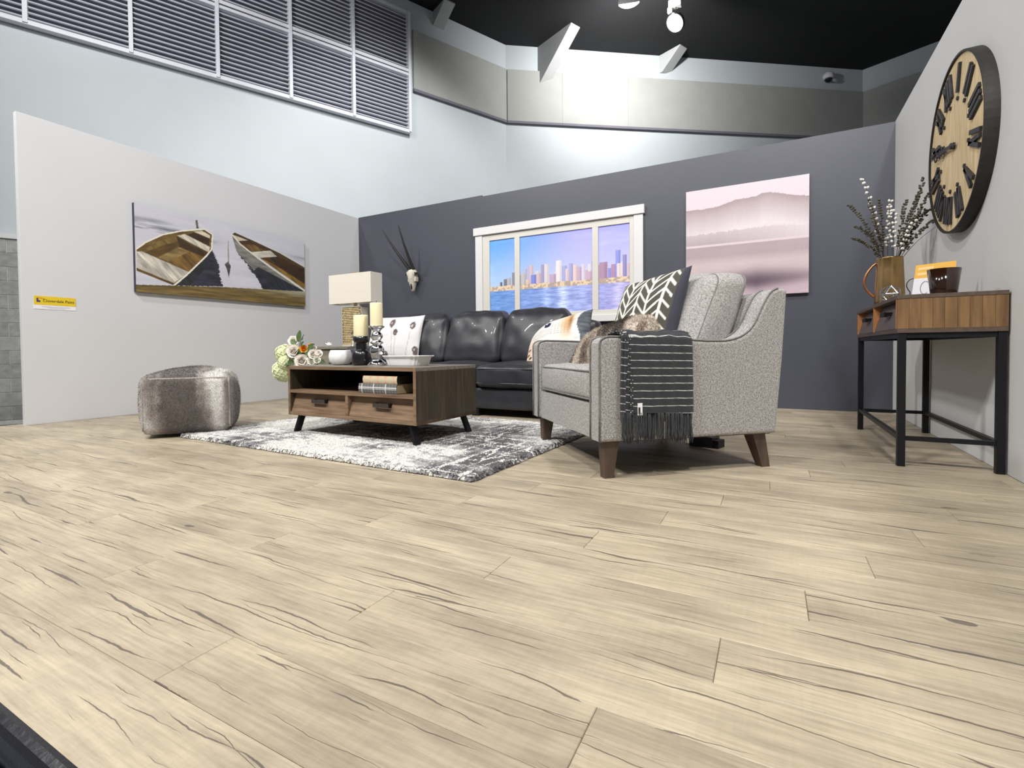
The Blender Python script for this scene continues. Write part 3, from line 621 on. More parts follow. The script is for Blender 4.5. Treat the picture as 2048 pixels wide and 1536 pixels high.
shapes = [(k, bz(p), c, a) for k, p, c, a in shapes]
dock = bz([(40, 1005), (1000, 1030), (1995, 1085), (1995, 1270), (40, 1100)])
def boats(Y, Z):
    st = vnoise(Y*3, Z*30, 11)[:, None]; c = np.array([208, 208, 218])+(st-0.5)*20
    dk = np.exp(-((Y-2.55)/0.45)**2-((Z-1.72)/0.07)**2)+0.9*np.exp(-((Y-4.2)/0.35)**2-((Z-1.62)/0.08)**2)
    c = c-(dk[:, None]*np.maximum(0, st-0.34)*520)
    g = vnoise(Y*8, Z*34, 21)[:, None]; g2 = vnoise((Y+Z)*30, (Y-Z)*6, 22)[:, None]
    edge = (vnoise(Y*8, Z*110, 31)-0.5)*0.05
    for i, (k, p, col, a) in enumerate(shapes):
        if k == 'p':
            m = inpoly(Y+(edge if i < 3 else 0)*1.0, Z, p); tx = (g2 if i % 2 else g)
            cc = np.array(col)*(1.0 if min(col) > 110 else 0.80); c = np.where(m[:, None], cc*(1+(tx-0.5)*2.4*a), c)
        else: c = np.where(nearline(Y, Z, p, a*PS)[:, None], np.array(col), c)
    m = inpoly(Y, Z, dock); gr = vnoise(Y*5, Z*60, 41)[:, None]; hi = np.clip((Y-3.2)/1.0, 0, 1)[:, None]*np.clip((Z-1.2)/0.1, 0, 1)[:, None]
    dc = np.array([118, 98, 56])*(0.6+0.75*gr)*(1-hi)+hi*np.array([176, 172, 152])*(0.8+0.4*gr)
    return np.where(m[:, None], dc, c)
o = grid_print('print', 'print', None, (0, 1, 0), (0, 0, 1), (BY0, BZ0), (BY1, BZ1), 380, 180, boats, (BXF-0.0005, 0, 0)); o.parent = bt; o.location = -bt.location
# misty lake canvas on the dark wall
mt = thing('canvas_print', 'square mauve canvas print of misty hills reflected in a lake', 'painting', (-0.222, D, 1.575))
MB().b2((-0.517, -0.04, -0.525), (0.516, -0.002, 0.525), 0.002).build('canvas', M['canvaspale'], mt)
ridge = [(lambda p: (p.x, p.z))(zc(x, yv, 1350, 320, 4.551, y=D-0.04)) for x, yv in ((60, 470), (105, 465), (250, 450), (390, 425), (540, 365), (740, 330), (800, 297), (860, 293), (1000, 305), (1100, 318), (1300, 330))]
trees = [(lambda p: (p.x, p.z))(zc(x, yv, 1350, 320, 4.551, y=D-0.04)) for x, yv in ((60, 705), (330, 668), (600, 630), (900, 590), (1230, 585))]
wl = [(lambda p: (p.x, p.z))(zc(x, yv, 1350, 320, 4.551, y=D-0.04)) for x, yv in ((60, 805), (500, 765), (900, 722), (1230, 695))]
def mist(X, Z):
    rz = np.interp(X, *zip(*ridge))+(vnoise(X*60, X*0, 2)-0.5)*0.012; tz = np.interp(X, *zip(*trees))+(vnoise(X*90, X*0, 3)-0.5)*0.03; wz = np.interp(X, *zip(*wl))
    wz = np.full_like(X, np.mean([p[1] for p in wl])); sky = np.array([228, 214, 222]); fog = np.array([230, 218, 224])
    c = np.tile(sky, (len(X), 1)).astype(float); n = vnoise(X*5, Z*9, 7)[:, None]
    t = np.clip((rz-Z)/0.26, 0, 1)[:, None]; mtn = (1-t**0.8)*np.array([170, 150, 152])+t**0.8*fog
    c = np.where((Z < rz)[:, None], mtn+(n-0.5)*8, c)
    t2 = np.clip((tz-Z)/0.11, 0, 1)[:, None]; fade = np.clip((0.6-X)/1.1, 0.25, 1)[:, None]
    c = np.where((Z < tz)[:, None], fog+(np.array([184, 168, 172])-fog)*fade*(0.6+0.4*t2), c)
    c = np.where((np.abs(Z-wz) < 0.011)[:, None], np.array([224, 206, 212]), c)
    dz = wz-Z; cx = np.clip(1-np.abs(X+0.12)/0.55, 0, 1)
    refl = np.array([176, 157, 162])+np.clip((dz-0.09)/0.09, 0, 1)[:, None]*np.array([32, 32, 30])
    jag = 0.1+(vnoise(X*80, X*0, 9)-0.5)*0.03; refl = np.where((dz < jag)[:, None], np.array([180, 162, 168]), refl)
    dark = np.exp(-((dz-0.34-0.03*cx)/(0.05+0.05*cx))**2)*(0.25+0.75*cx)
    refl = refl+dark[:, None]*(np.array([88, 70, 84])-refl)*0.97
    refl = refl+np.clip((dz-0.36)/0.08, 0, 1)[:, None]*(np.array([198, 172, 186])-refl)*np.clip(1-dark*0.8, 0, 1)[:, None]*0.8
    return 0.93*np.where((Z < wz-0.011)[:, None], refl+(n-0.5)*10, c)
o = grid_print('print', 'print', None, (1, 0, 0), (0, 0, 1), (-0.738, 1.051), (0.293, 2.099), 200, 200, mist, (0, D-0.0405, 0)); o.parent = mt; o.location = -mt.location

def text_mesh(s, size, bold=False):
    cu = bpy.data.curves.new('txt', 'FONT'); cu.body = s; cu.size = size; cu.align_x = 'LEFT'; cu.offset = 0.0003 if bold else 0
    ob = bpy.data.objects.new('txt', cu); COL.objects.link(ob); dg = bpy.context.evaluated_depsgraph_get()
    me = ob.evaluated_get(dg).to_mesh(); v = [tuple(x.co) for x in me.vertices]; f = [tuple(p.vertices) for p in me.polygons]
    ob.evaluated_get(dg).to_mesh_clear(); bpy.data.objects.remove(ob); return v, f
# yellow paint-maker sign on the left wall
sg = thing('wall_sign', 'small yellow and white printed strip stuck on the pale wall', 'sign', (XL, 1.692, 0.92))
MB().b2((0, 0, 0), (0.003, 0.275, 0.034)).build('white_strip', M['signwhite'], sg)
MB().b2((0, 0.004, 0.034), (0.004, 0.272, 0.104)).build('yellow_strip', M['signyellow'], sg)
v, f = text_mesh('Cloverdale Paint', 0.0285, True); mx = max(p[0] for p in v)
mobj('lettering', [(0.0045, 0.058+p[0]*0.205/mx, 0.058+p[1]*1.1) for p in v], f, M['ink'], sg)
MB().b2((0.004, 0.018, 0.055), (0.0048, 0.03, 0.085)).b2((0.004, 0.03, 0.055), (0.0048, 0.042, 0.07)).build('emblem', M['inkblue'], sg)
MB().tube([(0.0045, 0.018, 0.087), (0.0045, 0.04, 0.088), (0.0045, 0.07, 0.081)], 0.0016, 5).build('swoosh', M['inkred'], sg)
MB().b2((0.003, 0.05, 0.017), (0.0036, 0.235, 0.022)).b2((0.003, 0.09, 0.008), (0.0036, 0.2, 0.011)).build('small_print', M['inkgrey'], sg)

# oryx skull with two straight horns on the dark wall
sk = thing('horned_skull', 'white animal skull with two long straight black horns on dark wall', 'skull', (-4.12, D, 1.5))
def skull():
    # rings from crown to muzzle: (z, half width, front depth, back depth)
    R = [(0.130, 0.020, 0.085, 0.045), (0.115, 0.052, 0.115, 0.03), (0.085, 0.066, 0.135, 0.012), (0.045, 0.062, 0.14, 0.008), (0.0, 0.052, 0.13, 0.01), (-0.045, 0.046, 0.118, 0.012),
         (-0.085, 0.036, 0.105, 0.02), (-0.12, 0.028, 0.095, 0.03), (-0.15, 0.022, 0.085, 0.04), (-0.165, 0.012, 0.072, 0.048)]
    V = []; Fc = []; n = 20
    for z, hw, fd, bk in R:
        cy = -(fd+bk)/2; hd = (fd-bk)/2
        for k in range(n):
            a = 2*pi*k/n; s = math.sin(a); c_ = math.cos(a)
            V.append((math.copysign(abs(c_)**0.8, c_)*hw, cy+math.copysign(abs(s)**0.8, s)*hd, z))
    for i in range(len(R)-1):
        for k in range(n): Fc.append((i*n+k, (i+1)*n+k, (i+1)*n+(k+1) % n, i*n+(k+1) % n))
    Fc.append(tuple(range(n))); Fc.append(tuple(reversed(range((len(R)-1)*n, len(R)*n)))); return V, Fc
v, f = skull(); mobj('cranium', v, f, M['bone'], sk, True)
for s in (-1, 1):
    e, ef = softbox((0.05, 0.06, 0.058), 0.024, 8); mobj('brow', [(p[0]+s*0.058, p[1]-0.085, p[2]+0.07) for p in e], ef, M['bone'], sk, True)
    MB().lathe([(0.0, -0.004), (0.021, -0.004), (0.024, 0.0), (0.021, 0.004), (0.0, 0.004)], n=18).build('eye_socket', M['socket'], sk, True, loc=(s*0.079, -0.1, 0.068), rot=(0.0, s*1.25, -s*0.5))
    e, ef = softbox((0.035, 0.07, 0.075), 0.016, 8); mobj('cheek', [(p[0]+s*0.05, p[1]-0.06, p[2]-0.005) for p in e], ef, M['bone'], sk, True)
MB().lathe([(0, -0.05), (0.009, -0.03), (0.013, 0.0), (0.008, 0.03), (0, 0.045)], n=12).build('nasal_cavity', M['socket'], sk, True, loc=(0.004, -0.103, -0.1), rot=(0.12, 0, 0))
for s, tip in ((-1, at(762, 456, y=D-0.30)), (1, at(796, 448, y=D-0.33))):
    base = Vector((s*0.028, -0.085, 0.118)); tipl = tip-Vector((-4.12, D, 1.5)); pts = []; rad = []
    for k in range(41):
        t = k/40; p = base.lerp(tipl, t)+Vector((0, -0.02*math.sin(pi*t), 0)); pts.append(p)
        r = 0.022*(1-t)**0.8+0.0025
        if t < 0.6: r *= 1+0.07*math.sin(t*150)
        rad.append(r)
    MB().tube(pts, rad, 12).build('horn', M['horn'], sk, True)

# big round clock on the right wall
ck = thing('wall_clock', 'large round plank clock with black roman numerals and dark iron rim', 'clock', (XR, 3.53, 1.632), 0)
CR = 0.452; ROT = math.radians(17)
# local frame for drawing: a -> -y (right when seen from the room), b -> z ; face at x=-0.05
def cp(a, b, x): return (-x, -a, b)
npl = 7
for k in range(npl):      # face planks (vertical boards tilted with the clock)
    a0 = -CR+2*CR*k/npl; a1 = -CR+2*CR*(k+1)/npl; poly = []
    n = 14; r = CR-0.006
    for q in range(n+1):
        a = a0+0.001+(a1-a0-0.002)*q/n; a = max(-r, min(r, a)); poly.append((a, math.sqrt(max(0, r*r-a*a))))
    poly = poly+[(a, -b) for a, b in reversed(poly)]; pp = []
    for a, b in poly:
        p = (a*math.cos(ROT)-b*math.sin(ROT), a*math.sin(ROT)+b*math.cos(ROT))
        if not pp or (abs(p[0]-pp[-1][0])+abs(p[1]-pp[-1][1])) > 1e-5: pp.append(p)
    if abs(pp[0][0]-pp[-1][0])+abs(pp[0][1]-pp[-1][1]) < 1e-5: pp.pop()
    MB().prism([(-a, b) for a, b in pp], 'x', -0.046, -0.02).build('face_plank', M['clockface'], ck)
m = MB(); n = 72; prof = [(CR-0.004, 0.0), (CR+0.006, 0.0), (CR+0.006, -0.056), (CR-0.004, -0.056)]
V = []; Fc = []
for i in range(n):
    a = 2*pi*i/n
    for r, x in prof: V.append((x, r*math.cos(a), r*math.sin(a)))
for i in range(n):
    for j in range(4): Fc.append((i*4+j, i*4+(j+1) % 4, ((i+1) % n)*4+(j+1) % 4, ((i+1) % n)*4+j))
mobj('rim', V, Fc, M['clockrim'], ck, False)
ROM = {1: 'I', 2: 'II', 3: 'III', 4: 'IV', 5: 'V', 6: 'VI', 7: 'VII', 8: 'VIII', 9: 'IX', 10: 'X', 11: 'XI', 12: 'XII'}
def glyph(ch):
    if ch == 'I': return [((0, -1), (0, 1))], 0.036
    if ch == 'V': return [((-0.9, 1), (0, -1)), ((0.9, 1), (0, -1))], 0.062
    return [((-0.9, -1), (0.9, 1)), ((0.9, -1), (-0.9, 1))], 0.062
for hnum, s in ROM.items():
    th = pi/2-hnum*pi/6+ROT; wds = [glyph(c)[1] for c in s]; tot = sum(wds); xo = -tot/2; m = MB(); hh = 0.072
    up = Vector((math.cos(th), math.sin(th))); rt = Vector((math.sin(th), -math.cos(th))); cen = up*0.335
    for c, wd in zip(s, wds):
        st, _ = glyph(c)
        for (x0, y0), (x1, y1) in st:
            A = cen+rt*(xo+wd/2+x0*wd*0.42)+up*(y0*hh); B2 = cen+rt*(xo+wd/2+x1*wd*0.42)+up*(y1*hh)
            dv = (B2-A); L_ = dv.length; dv.normalize(); pv = Vector((-dv.y, dv.x))*0.011
            q = [A+pv, A-pv, B2-pv, B2+pv]; m.prism([(-p.x, p.y) for p in q], 'x', -0.058, -0.045)
        xo += wd
    m.build('numeral', M['numeral'], ck)
    dt = up*0.235; MB().lathe([(0, 0), (0.011, 0), (0.011, 0.008), (0, 0.008)], n=10).build('hour_dot', M['numeral'], ck, loc=cp(dt.x, dt.y, 0.046), rot=(0, -pi/2, 0))
for nm, ang, ln, wd in (('minute_hand', math.radians(174), 0.36, 0.008), ('hour_hand', math.radians(170), 0.24, 0.012)):
    dv = Vector((math.cos(ang), math.sin(ang))); m = MB(); pv = Vector((-dv.y, dv.x))
    x = 0.062 if nm == 'minute_hand' else 0.06
    q = [dv*-0.05+pv*wd, dv*-0.05-pv*wd, dv*ln-pv*wd*0.3, dv*ln+pv*wd*0.3]; m.prism([(-p.x, p.y) for p in q], 'x', -x-0.003, -x)
    for t, rr in ((0.55, 0.02), (0.75, 0.026)):
        c0 = dv*ln*t; m.loop([cp((c0+dv*math.cos(a)*rr+pv*math.sin(a)*rr).x, (c0+dv*math.cos(a)*rr+pv*math.sin(a)*rr).y, x+0.0015) for a in [2*pi*k/16 for k in range(16)]], 0.0035, 5)
    m.build(nm, M['numeral'], ck)
MB().lathe([(0, 0), (0.018, 0), (0.016, 0.02), (0, 0.022)], n=16).build('hub', M['numeral'], ck, loc=(-0.046, 0, 0), rot=(0, -pi/2, 0))

# ================================================================== RUG, POUF
RYAW = -0.036
RX0, RX1, RYA, RYB = -2.33, 0.0, 0.0, 1.60
rugo = thing('area_rug', 'shaggy cream, grey and black distressed area rug on the wood floor', 'rug', (-1.105, 1.775, 0), RYAW)
MB().b2((RX0+0.012, 0.012, 0.001), (-0.012, RYB-0.012, 0.006)).build('backing', M['rugback'], rugo)
def rug_mesh():
    nx, ny = 560, 380; x = np.linspace(RX0, RX1, nx+1); yv = np.linspace(RYA, RYB, ny+1); X, Y = np.meshgrid(x, yv, indexing='ij')
    r = RNG.random(X.shape); e = np.minimum(np.minimum(X-RX0, RX1-X), np.minimum(Y-RYA, RYB-Y)); ed = np.clip(e/0.014, 0, 1)**0.5
    Z = 0.006+ed*(0.012+0.010*r); Z[e <= 0] = 0.004
    X2 = X+(RNG.random(X.shape)-0.5)*0.006*(1+1.6*(ed < 1)); Y2 = Y+(RNG.random(X.shape)-0.5)*0.006*(1+1.6*(ed < 1))
    # distressed woven pattern: blocks of grey broken by horizontal / vertical cream streaks
    a = vnoise(X*2.6, Y*3.4, 51, 4); b = vnoise(X*7, Y*34, 52, 3); c2 = vnoise(X*26, Y*8, 53, 3); d = vnoise(X*1.7+3, Y*2.2, 54, 3)
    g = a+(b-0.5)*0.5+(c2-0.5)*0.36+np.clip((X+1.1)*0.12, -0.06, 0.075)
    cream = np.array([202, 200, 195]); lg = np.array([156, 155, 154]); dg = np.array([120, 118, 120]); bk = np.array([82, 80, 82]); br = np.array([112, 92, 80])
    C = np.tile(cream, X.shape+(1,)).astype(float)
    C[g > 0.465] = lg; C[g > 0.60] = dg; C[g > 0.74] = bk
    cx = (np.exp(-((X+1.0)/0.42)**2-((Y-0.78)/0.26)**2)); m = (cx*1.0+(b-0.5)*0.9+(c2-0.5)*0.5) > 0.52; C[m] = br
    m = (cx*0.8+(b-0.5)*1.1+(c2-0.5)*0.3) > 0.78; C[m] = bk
    ln = (np.abs(vnoise(X*3, Y*26, 60, 2)-0.5) < 0.025) | (np.abs(vnoise(X*22, Y*2.4, 61, 2)-0.5) < 0.03); C[ln] = cream
    C *= (0.86+0.28*RNG.random(X.shape))[..., None]
    V = np.stack([X2, Y2, Z], -1).reshape(-1, 3); i, j = np.meshgrid(np.arange(nx), np.arange(ny), indexing='ij'); q = (i*(ny+1)+j).ravel()
    Fc = np.stack([q, q+ny+1, q+ny+2, q+1], 1); return V, Fc, lin_np(np.clip(C.reshape(-1, 3), 0, 255))
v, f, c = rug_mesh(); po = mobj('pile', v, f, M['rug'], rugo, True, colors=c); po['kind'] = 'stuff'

def fur_paint(P, k, seed, stripes=5.2, light=(220, 217, 212), mid=(152, 144, 138), dark=(98, 91, 87)):
    t = vnoise(P[:, k]*stripes, P.sum(1)*0.9, seed, 3); t2 = vnoise(P[:, 0]*30, P[:, 2]*22+P[:, 1]*25, seed+1, 3); q = np.clip((t-0.5)*3.6+0.55+(t2-0.5)*0.5, 0, 1)[:, None]
    L_, M_, D_ = map(np.array, (light, mid, dark))
    return lin_np(np.where(q < 0.5, D_+(M_-D_)*q*2, M_+(L_-M_)*(q-0.5)*2))
def fur_strands(name, V, Fc, Cv, n, ln, parent, mat, lean=(0, 0, -0.6), seed=1):
    rg = np.random.default_rng(seed); V = np.array(V, dtype=np.float64); Q = np.array(Fc); A, B_, C_, D_ = (V[Q[:, k]] for k in range(4))
    nr = np.cross(C_-A, D_-B_); ar = np.linalg.norm(nr, axis=1); pr = ar/ar.sum(); nr = nr/np.maximum(ar[:, None], 1e-12)
    cen = V.mean(0); k = rg.choice(len(Q), n, p=pr); u = rg.random((n, 1)); w_ = rg.random((n, 1))
    P = (A[k]*(1-u)+B_[k]*u)*(1-w_)+(D_[k]*(1-u)+C_[k]*u)*w_; N = nr[k]; flip = np.sign(((P-cen)*N).sum(1)); N = N*np.where(flip == 0, 1, flip)[:, None]
    d = N+np.array(lean)+rg.normal(size=(n, 3))*0.45; d /= np.linalg.norm(d, axis=1)[:, None]; sd = np.cross(d, rg.normal(size=(n, 3))); sd /= np.linalg.norm(sd, axis=1)[:, None]
    L_ = ln*(0.6+0.8*rg.random((n, 1))); W3 = 0.0011; VV = np.stack([P-sd*W3, P+sd*W3, P+d*L_], 1).reshape(-1, 3)
    VV[:, 2] = np.maximum(VV[:, 2], V[:, 2].min()); CC_ = np.repeat(np.asarray(Cv)[Q[k, 0]]*(0.75+0.5*rg.random((n, 1))), 3, axis=0)
    o = mobj(name, VV, np.arange(3*n).reshape(-1, 3), mat, parent, False, colors=np.clip(CC_, 0, 1)); o['kind'] = 'stuff'; return o
pf = thing('fur_pouf', 'square striped grey faux fur pouf overlapping the rug corner', 'pouf', (-3.665, 2.085, 0.024), math.radians(54))
v, f = softbox((0.52, 0.66, 0.385), 0.05, 34, (0.035, 0.03, 0.05), 0.012, 6, 3)
v = [(p[0], p[1], p[2]+0.193) for p in v]; v = [(p[0], p[1], max(p[2], 0.0)) for p in v]
fc_ = fur_paint(np.array(v)+np.array([1.0, 2, 0]), 0, 83, 8.0); mobj('cover', v, f, M['fur'], pf, True, colors=fc_)
fur_strands('fur', v, f, fc_, 42000, 0.011, pf, M['fur'])
def sq(hx, hy, z, r=0.06, n=6, bow=0.0):
    P = []
    for sx, sy, a0 in ((1, -1, -pi/2), (1, 1, 0), (-1, 1, pi/2), (-1, -1, pi)):
        for k in range(n+1):
            a = a0+pi/2*k/n; P.append((sx*(hx-r)+r*math.cos(a), sy*(hy-r)+r*math.sin(a), z))
    return P
pp = sq(0.252, 0.322, 0.365); vs = MB().loop(pp, 0.007, 6); mobj('seam', vs.v, vs.f, M['fur'], pf, True, colors=np.tile(lin((168, 160, 152)), (len(vs.v), 1)))
for sx, sy in ((1, -1), (1, 1), (-1, -1), (-1, 1)):
    vs = MB().tube([(sx*0.246, sy*0.316, z) for z in np.linspace(0.03, 0.365, 12)], 0.007, 6); mobj('seam', vs.v, vs.f, M['fur'], pf, True, colors=np.tile(lin((160, 152, 146)), (len(vs.v), 1)))
vs = MB().loop(sq(0.252, 0.322, 0.03), 0.007, 6); mobj('seam', vs.v, vs.f, M['fur'], pf, True, colors=np.tile(lin((150, 142, 136)), (len(vs.v), 1)))

# ================================================================== COFFEE TABLE
CTW, CTD, ZB, ZT = 1.109, 0.601, 0.141, 0.466
RUGZ = 0.014
ct = thing('coffee_table', 'brown wooden coffee table with open shelf, two drawers and black splayed legs', 'table', (-1.729, 2.198, RUGZ), -0.037)
ZB -= RUGZ; ZT -= RUGZ; T = 0.022
MB().b2((-CTW, 0, ZT-T), (0, CTD, ZT), 0.002).build('top', M['tabletop'], ct)
MB().b2((-CTW, -0.001, ZT-T+0.001), (0, 0.004, ZT-0.001)).build('top_edge', M['tablewood'], ct)
MB().b2((-CTW, 0, ZB), (0, CTD, ZB+T), 0.002).build('bottom', M['tablewood'], ct)
for x in (-CTW+T/2, -T/2):
    for k in range(11):
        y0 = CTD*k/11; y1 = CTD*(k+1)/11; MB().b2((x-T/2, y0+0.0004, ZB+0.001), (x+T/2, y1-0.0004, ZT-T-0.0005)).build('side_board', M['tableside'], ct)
    MB().b2((x-T/2+0.001, -0.0015, ZB), (x+T/2-0.001, 0.0, ZT)).build('side_edge', M['tablewood'], ct)
ZSH = ZB+0.148
MB().b2((-CTW+T, 0.0, ZSH), (-T, CTD-0.01, ZSH+0.02), 0.001).build('shelf', M['tablewood'], ct)
MB().b2((-CTW+T, CTD-0.014, ZB+T), (-T, CTD-0.004, ZT-T)).build('back_panel', M['tabledark'], ct)
MB().b2((-CTW/2-0.011, 0.0, ZB+T), (-CTW/2+0.011, CTD-0.02, ZSH), 0.001).build('divider', M['tablewood'], ct)
for x0, x1 in ((-CTW+T, -CTW/2-0.011), (-CTW/2+0.011, -T)):
    hgt = ZSH-ZB-T; m = MB(); m.prism([(0.004, ZB+T+0.002), (0.022, ZB+T+0.002), (0.062, ZSH-0.003), (0.044, ZSH-0.003)], 'x', x0+0.004, x1-0.004)
    dr = m.build('drawer', M['tablewood'], ct)
    MB().b2((x0+0.012, 0.05, ZB+T+0.004), (x1-0.012, CTD-0.05, ZSH-0.02)).build('drawer_box', M['tabledark'], dr)
    xc = (x0+x1)/2+0.012; zc_ = ZB+T+hgt*0.62; yc = 0.004+0.04*0.62
    MB().b2((xc-0.062, yc-0.032, zc_-0.012), (xc+0.062, yc-0.026, zc_+0.012), 0.001).build('handle', M['handle'], dr)
    for s in (-1, 1): MB().b2((xc+s*0.057-0.005, yc-0.027, zc_-0.012), (xc+s*0.057+0.005, yc+0.006, zc_+0.012)).build('handle_post', M['blackmetal'], dr)
def leg_bar(m, a, b, w_, d_):
    a = Vector(a); b = Vector(b); v = []
    for p in (a, b):
        for sx, sy in ((-1, -1), (1, -1), (1, 1), (-1, 1)): v.append((p.x+sx*w_/2, p.y+sy*d_/2, p.z))
    m.add(v, [(0, 1, 2, 3), (7, 6, 5, 4), (0, 4, 5, 1), (1, 5, 6, 2), (2, 6, 7, 3), (3, 7, 4, 0)]); return m
for x, y, dx, dy in ((-0.075, 0.05, 0.03, -0.005), (-CTW+0.075, 0.05, -0.03, -0.005), (-0.075, CTD-0.05, 0.03, 0.005), (-CTW+0.075, CTD-0.05, -0.03, 0.005)):
    leg_bar(MB(), (x, y, ZB), (x+dx*1.6, y+dy*2, 0), 0.02, 0.045).build('leg', M['blackmetal'], ct)
ctM = Matrix.Translation((-1.729, 2.198, RUGZ)) @ Matrix.Rotation(-0.037, 4, 'Z')
def ctw(x, y, z=0.0): return ctM @ Vector((x, y, ZT+z))
# books on the shelf
def book(name, label, x0, x1, y0, y1, z0, th, cover, paint):
    o = thing(name, label, 'book', ctM @ Vector((x0, y0, z0)), -0.037, 'books on the coffee table shelf'); W_, D_ = x1-x0, y1-y0
    MB().b2((0, 0.004, 0), (W_, D_, 0.003)).build('cover', M[cover], o); MB().b2((0, 0.004, th-0.003), (W_, D_, th)).build('cover', M[cover], o)
    MB().b2((0.003, 0.006, 0.003), (W_-0.003, D_-0.004, th-0.003)).build('pages', M['bookpage' if cover == 'bookbrown' else 'bookdark'], o)
    nx, nz = 150, 24; V = []; Fc = []; P = []; Q = []
    for i in range(nx+1):
        for j in range(nz+1):
            t = j/nz; V.append((W_*i/nx, 0.004-0.006*math.sin(pi*t), th*t)); P.append(W_*i/nx); Q.append(th*t)
    for i in range(nx):
        for j in range(nz): a = i*(nz+1)+j; Fc.append((a, a+nz+1, a+nz+2, a+1))
    mobj('spine', V, Fc, M['cloth'], o, True, colors=lin_np(paint(np.array(P), np.array(Q), W_, th))); return o
def plaid(X, Z, W_, th):
    c = np.tile(np.array([104., 104., 102.]), (len(X), 1)); c += ((np.sin(X*260) > 0.4)*16)[:, None]; c -= ((np.sin(Z*420) > 0.5)*14)[:, None]
    st = (np.abs(((X+0.02) % 0.095)-0.047) < 0.0032) | (np.abs(Z-0.46*th) < 0.0018) | (np.abs(Z-0.60*th) < 0.0018); c[st] = (214, 212, 214); return c
def lace(X, Z, W_, th):
    c = np.tile(np.array([206., 196., 174.]), (len(X), 1)); p = 0.062; u = (X % p)/p-0.5; vv = Z/th-0.5
    r = np.hypot(u*1.1, vv); c[(np.abs(r-0.36) < 0.05)] = (206, 186, 140); c[(r > 0.5)] = (214, 170, 140); c[(np.abs(np.abs(u)-np.abs(vv)) < 0.04) & (r < 0.3)] = (196, 178, 150); return c
zs = ZSH+0.0205
book('plaid_book', 'grey plaid cloth spine book lying on the table shelf under another', -0.46, -0.155, 0.012, 0.21, zs, 0.058, 'bookbrown', plaid)
book('patterned_book', 'cream patterned spine book lying on top of the plaid book', -0.43, -0.157, 0.018, 0.21, zs+0.0582, 0.046, 'bookdark', lace)

# ---- things on the coffee table
bowl = thing('dimpled_bowl', 'white round dimpled ceramic bowl on the coffee table', 'bowl', ctw(-0.905, 0.27))
def wobd(a, j): return 1+0.032*math.sin(a*11+(j % 2)*1.5)*math.sin(j*0.9)
prof = [(0.0, 0.0), (0.055, 0.0), (0.08, 0.008), (0.097, 0.025), (0.107, 0.048), (0.110, 0.07), (0.105, 0.095), (0.096, 0.118), (0.090, 0.126), (0.085, 0.124), (0.093, 0.10), (0.097, 0.07), (0.088, 0.03), (0.05, 0.012), (0, 0.01)]
MB().lathe([(r*0.72, z*0.82) for r, z in prof], n=44, wob=wobd).build('body', M['whiteceramic'], bowl, True)
def candle(name, label, base, r, h, par=None):
    c = thing(name, label, 'candle', base); MB().lathe([(0, 0), (r*0.98, 0), (r, 0.004), (r, h-0.006), (r*0.96, h), (r*0.75, h-0.003), (0, h-0.007)], n=36).build('wax', M['wax'], c, True)
    MB().tube([(0, 0, h-0.008), (0.001, 0, h+0.008), (0.004, 0, h+0.016)], 0.0018, 6).build('wick', M['wick'], c); return c
p = ctw(-0.705, 0.27); bh_ = thing('candle_holder', 'squat black ceramic candle holder with ringed neck on coffee table', 'candle holder', p)
MB().lathe([(0, 0), (0.062, 0), (0.076, 0.006), (0.086, 0.025), (0.088, 0.08), (0.082, 0.105), (0.066, 0.120), (0.05, 0.126), (0.046, 0.134), (0.054, 0.140), (0.046, 0.147), (0.055, 0.154), (0.047, 0.161), (0.055, 0.168), (0.048, 0.176), (0.05, 0.184), (0.066, 0.190), (0.07, 0.2), (0.07, 0.235), (0.064, 0.238), (0.062, 0.222), (0, 0.22)], n=40, sc=(0.74, 0.82)).build('body', M['blackceramic'], bh_, True)
candle('pillar_candle', 'thick cream pillar candle on the squat black holder', p+Vector((0, 0, 0.182)), 0.0475, 0.155)
p = ctw(-0.56, 0.27); sh_ = thing('candle_holder', 'tall turned silver mercury glass candle holder on coffee table', 'candle holder', p)
MB().lathe([(0, 0), (0.072, 0), (0.074, 0.012), (0.06, 0.03), (0.045, 0.042), (0.04, 0.05), (0.05, 0.075), (0.056, 0.12), (0.055, 0.145), (0.046, 0.165), (0.034, 0.175), (0.032, 0.182), (0.046, 0.19), (0.05, 0.197), (0.044, 0.205), (0.03, 0.214), (0.034, 0.226), (0.044, 0.24), (0.047, 0.255), (0.042, 0.272), (0.03, 0.285), (0.028, 0.297), (0.04, 0.312), (0.056, 0.326), (0.062, 0.334), (0.058, 0.34), (0.03, 0.333), (0, 0.332)], n=44, sc=(0.86, 0.765)).build('body', M['mercury'], sh_, True)
candle('pillar_candle', 'slimmer cream pillar candle on the tall silver holder', p+Vector((0, 0, 0.2555)), 0.041, 0.155)
# scalloped tray
tr = thing('scalloped_tray', 'white scalloped rectangular ceramic tray beside the silver candle holder', 'tray', ctw(-0.335, 0.32), -0.037)
V = []; Fc = []; n = 96; lv_ = [(0.86, 0.0), (0.88, 0.004), (0.93, 0.03), (0.97, 0.052), (1.10, 0.060), (1.10, 0.064), (0.95, 0.058), (0.88, 0.02), (0.84, 0.008)]
for i in range(n):
    a = 2*pi*i/n; c_, s_ = math.cos(a), math.sin(a); e = 0.32; bx, by = math.copysign(abs(c_)**e, c_)*0.142, math.copysign(abs(s_)**e, s_)*0.085
    for k, (sc_, z) in enumerate(lv_):
        wv = 1+0.028*math.cos(a*14)*(1 if 1 < k < 7 else 0.3); V.append((bx*sc_*wv, by*sc_*wv, z))
m_ = len(lv_)
for i in range(n):
    for j in range(m_-1): Fc.append((i*m_+j, ((i+1) % n)*m_+j, ((i+1) % n)*m_+j+1, i*m_+j+1))
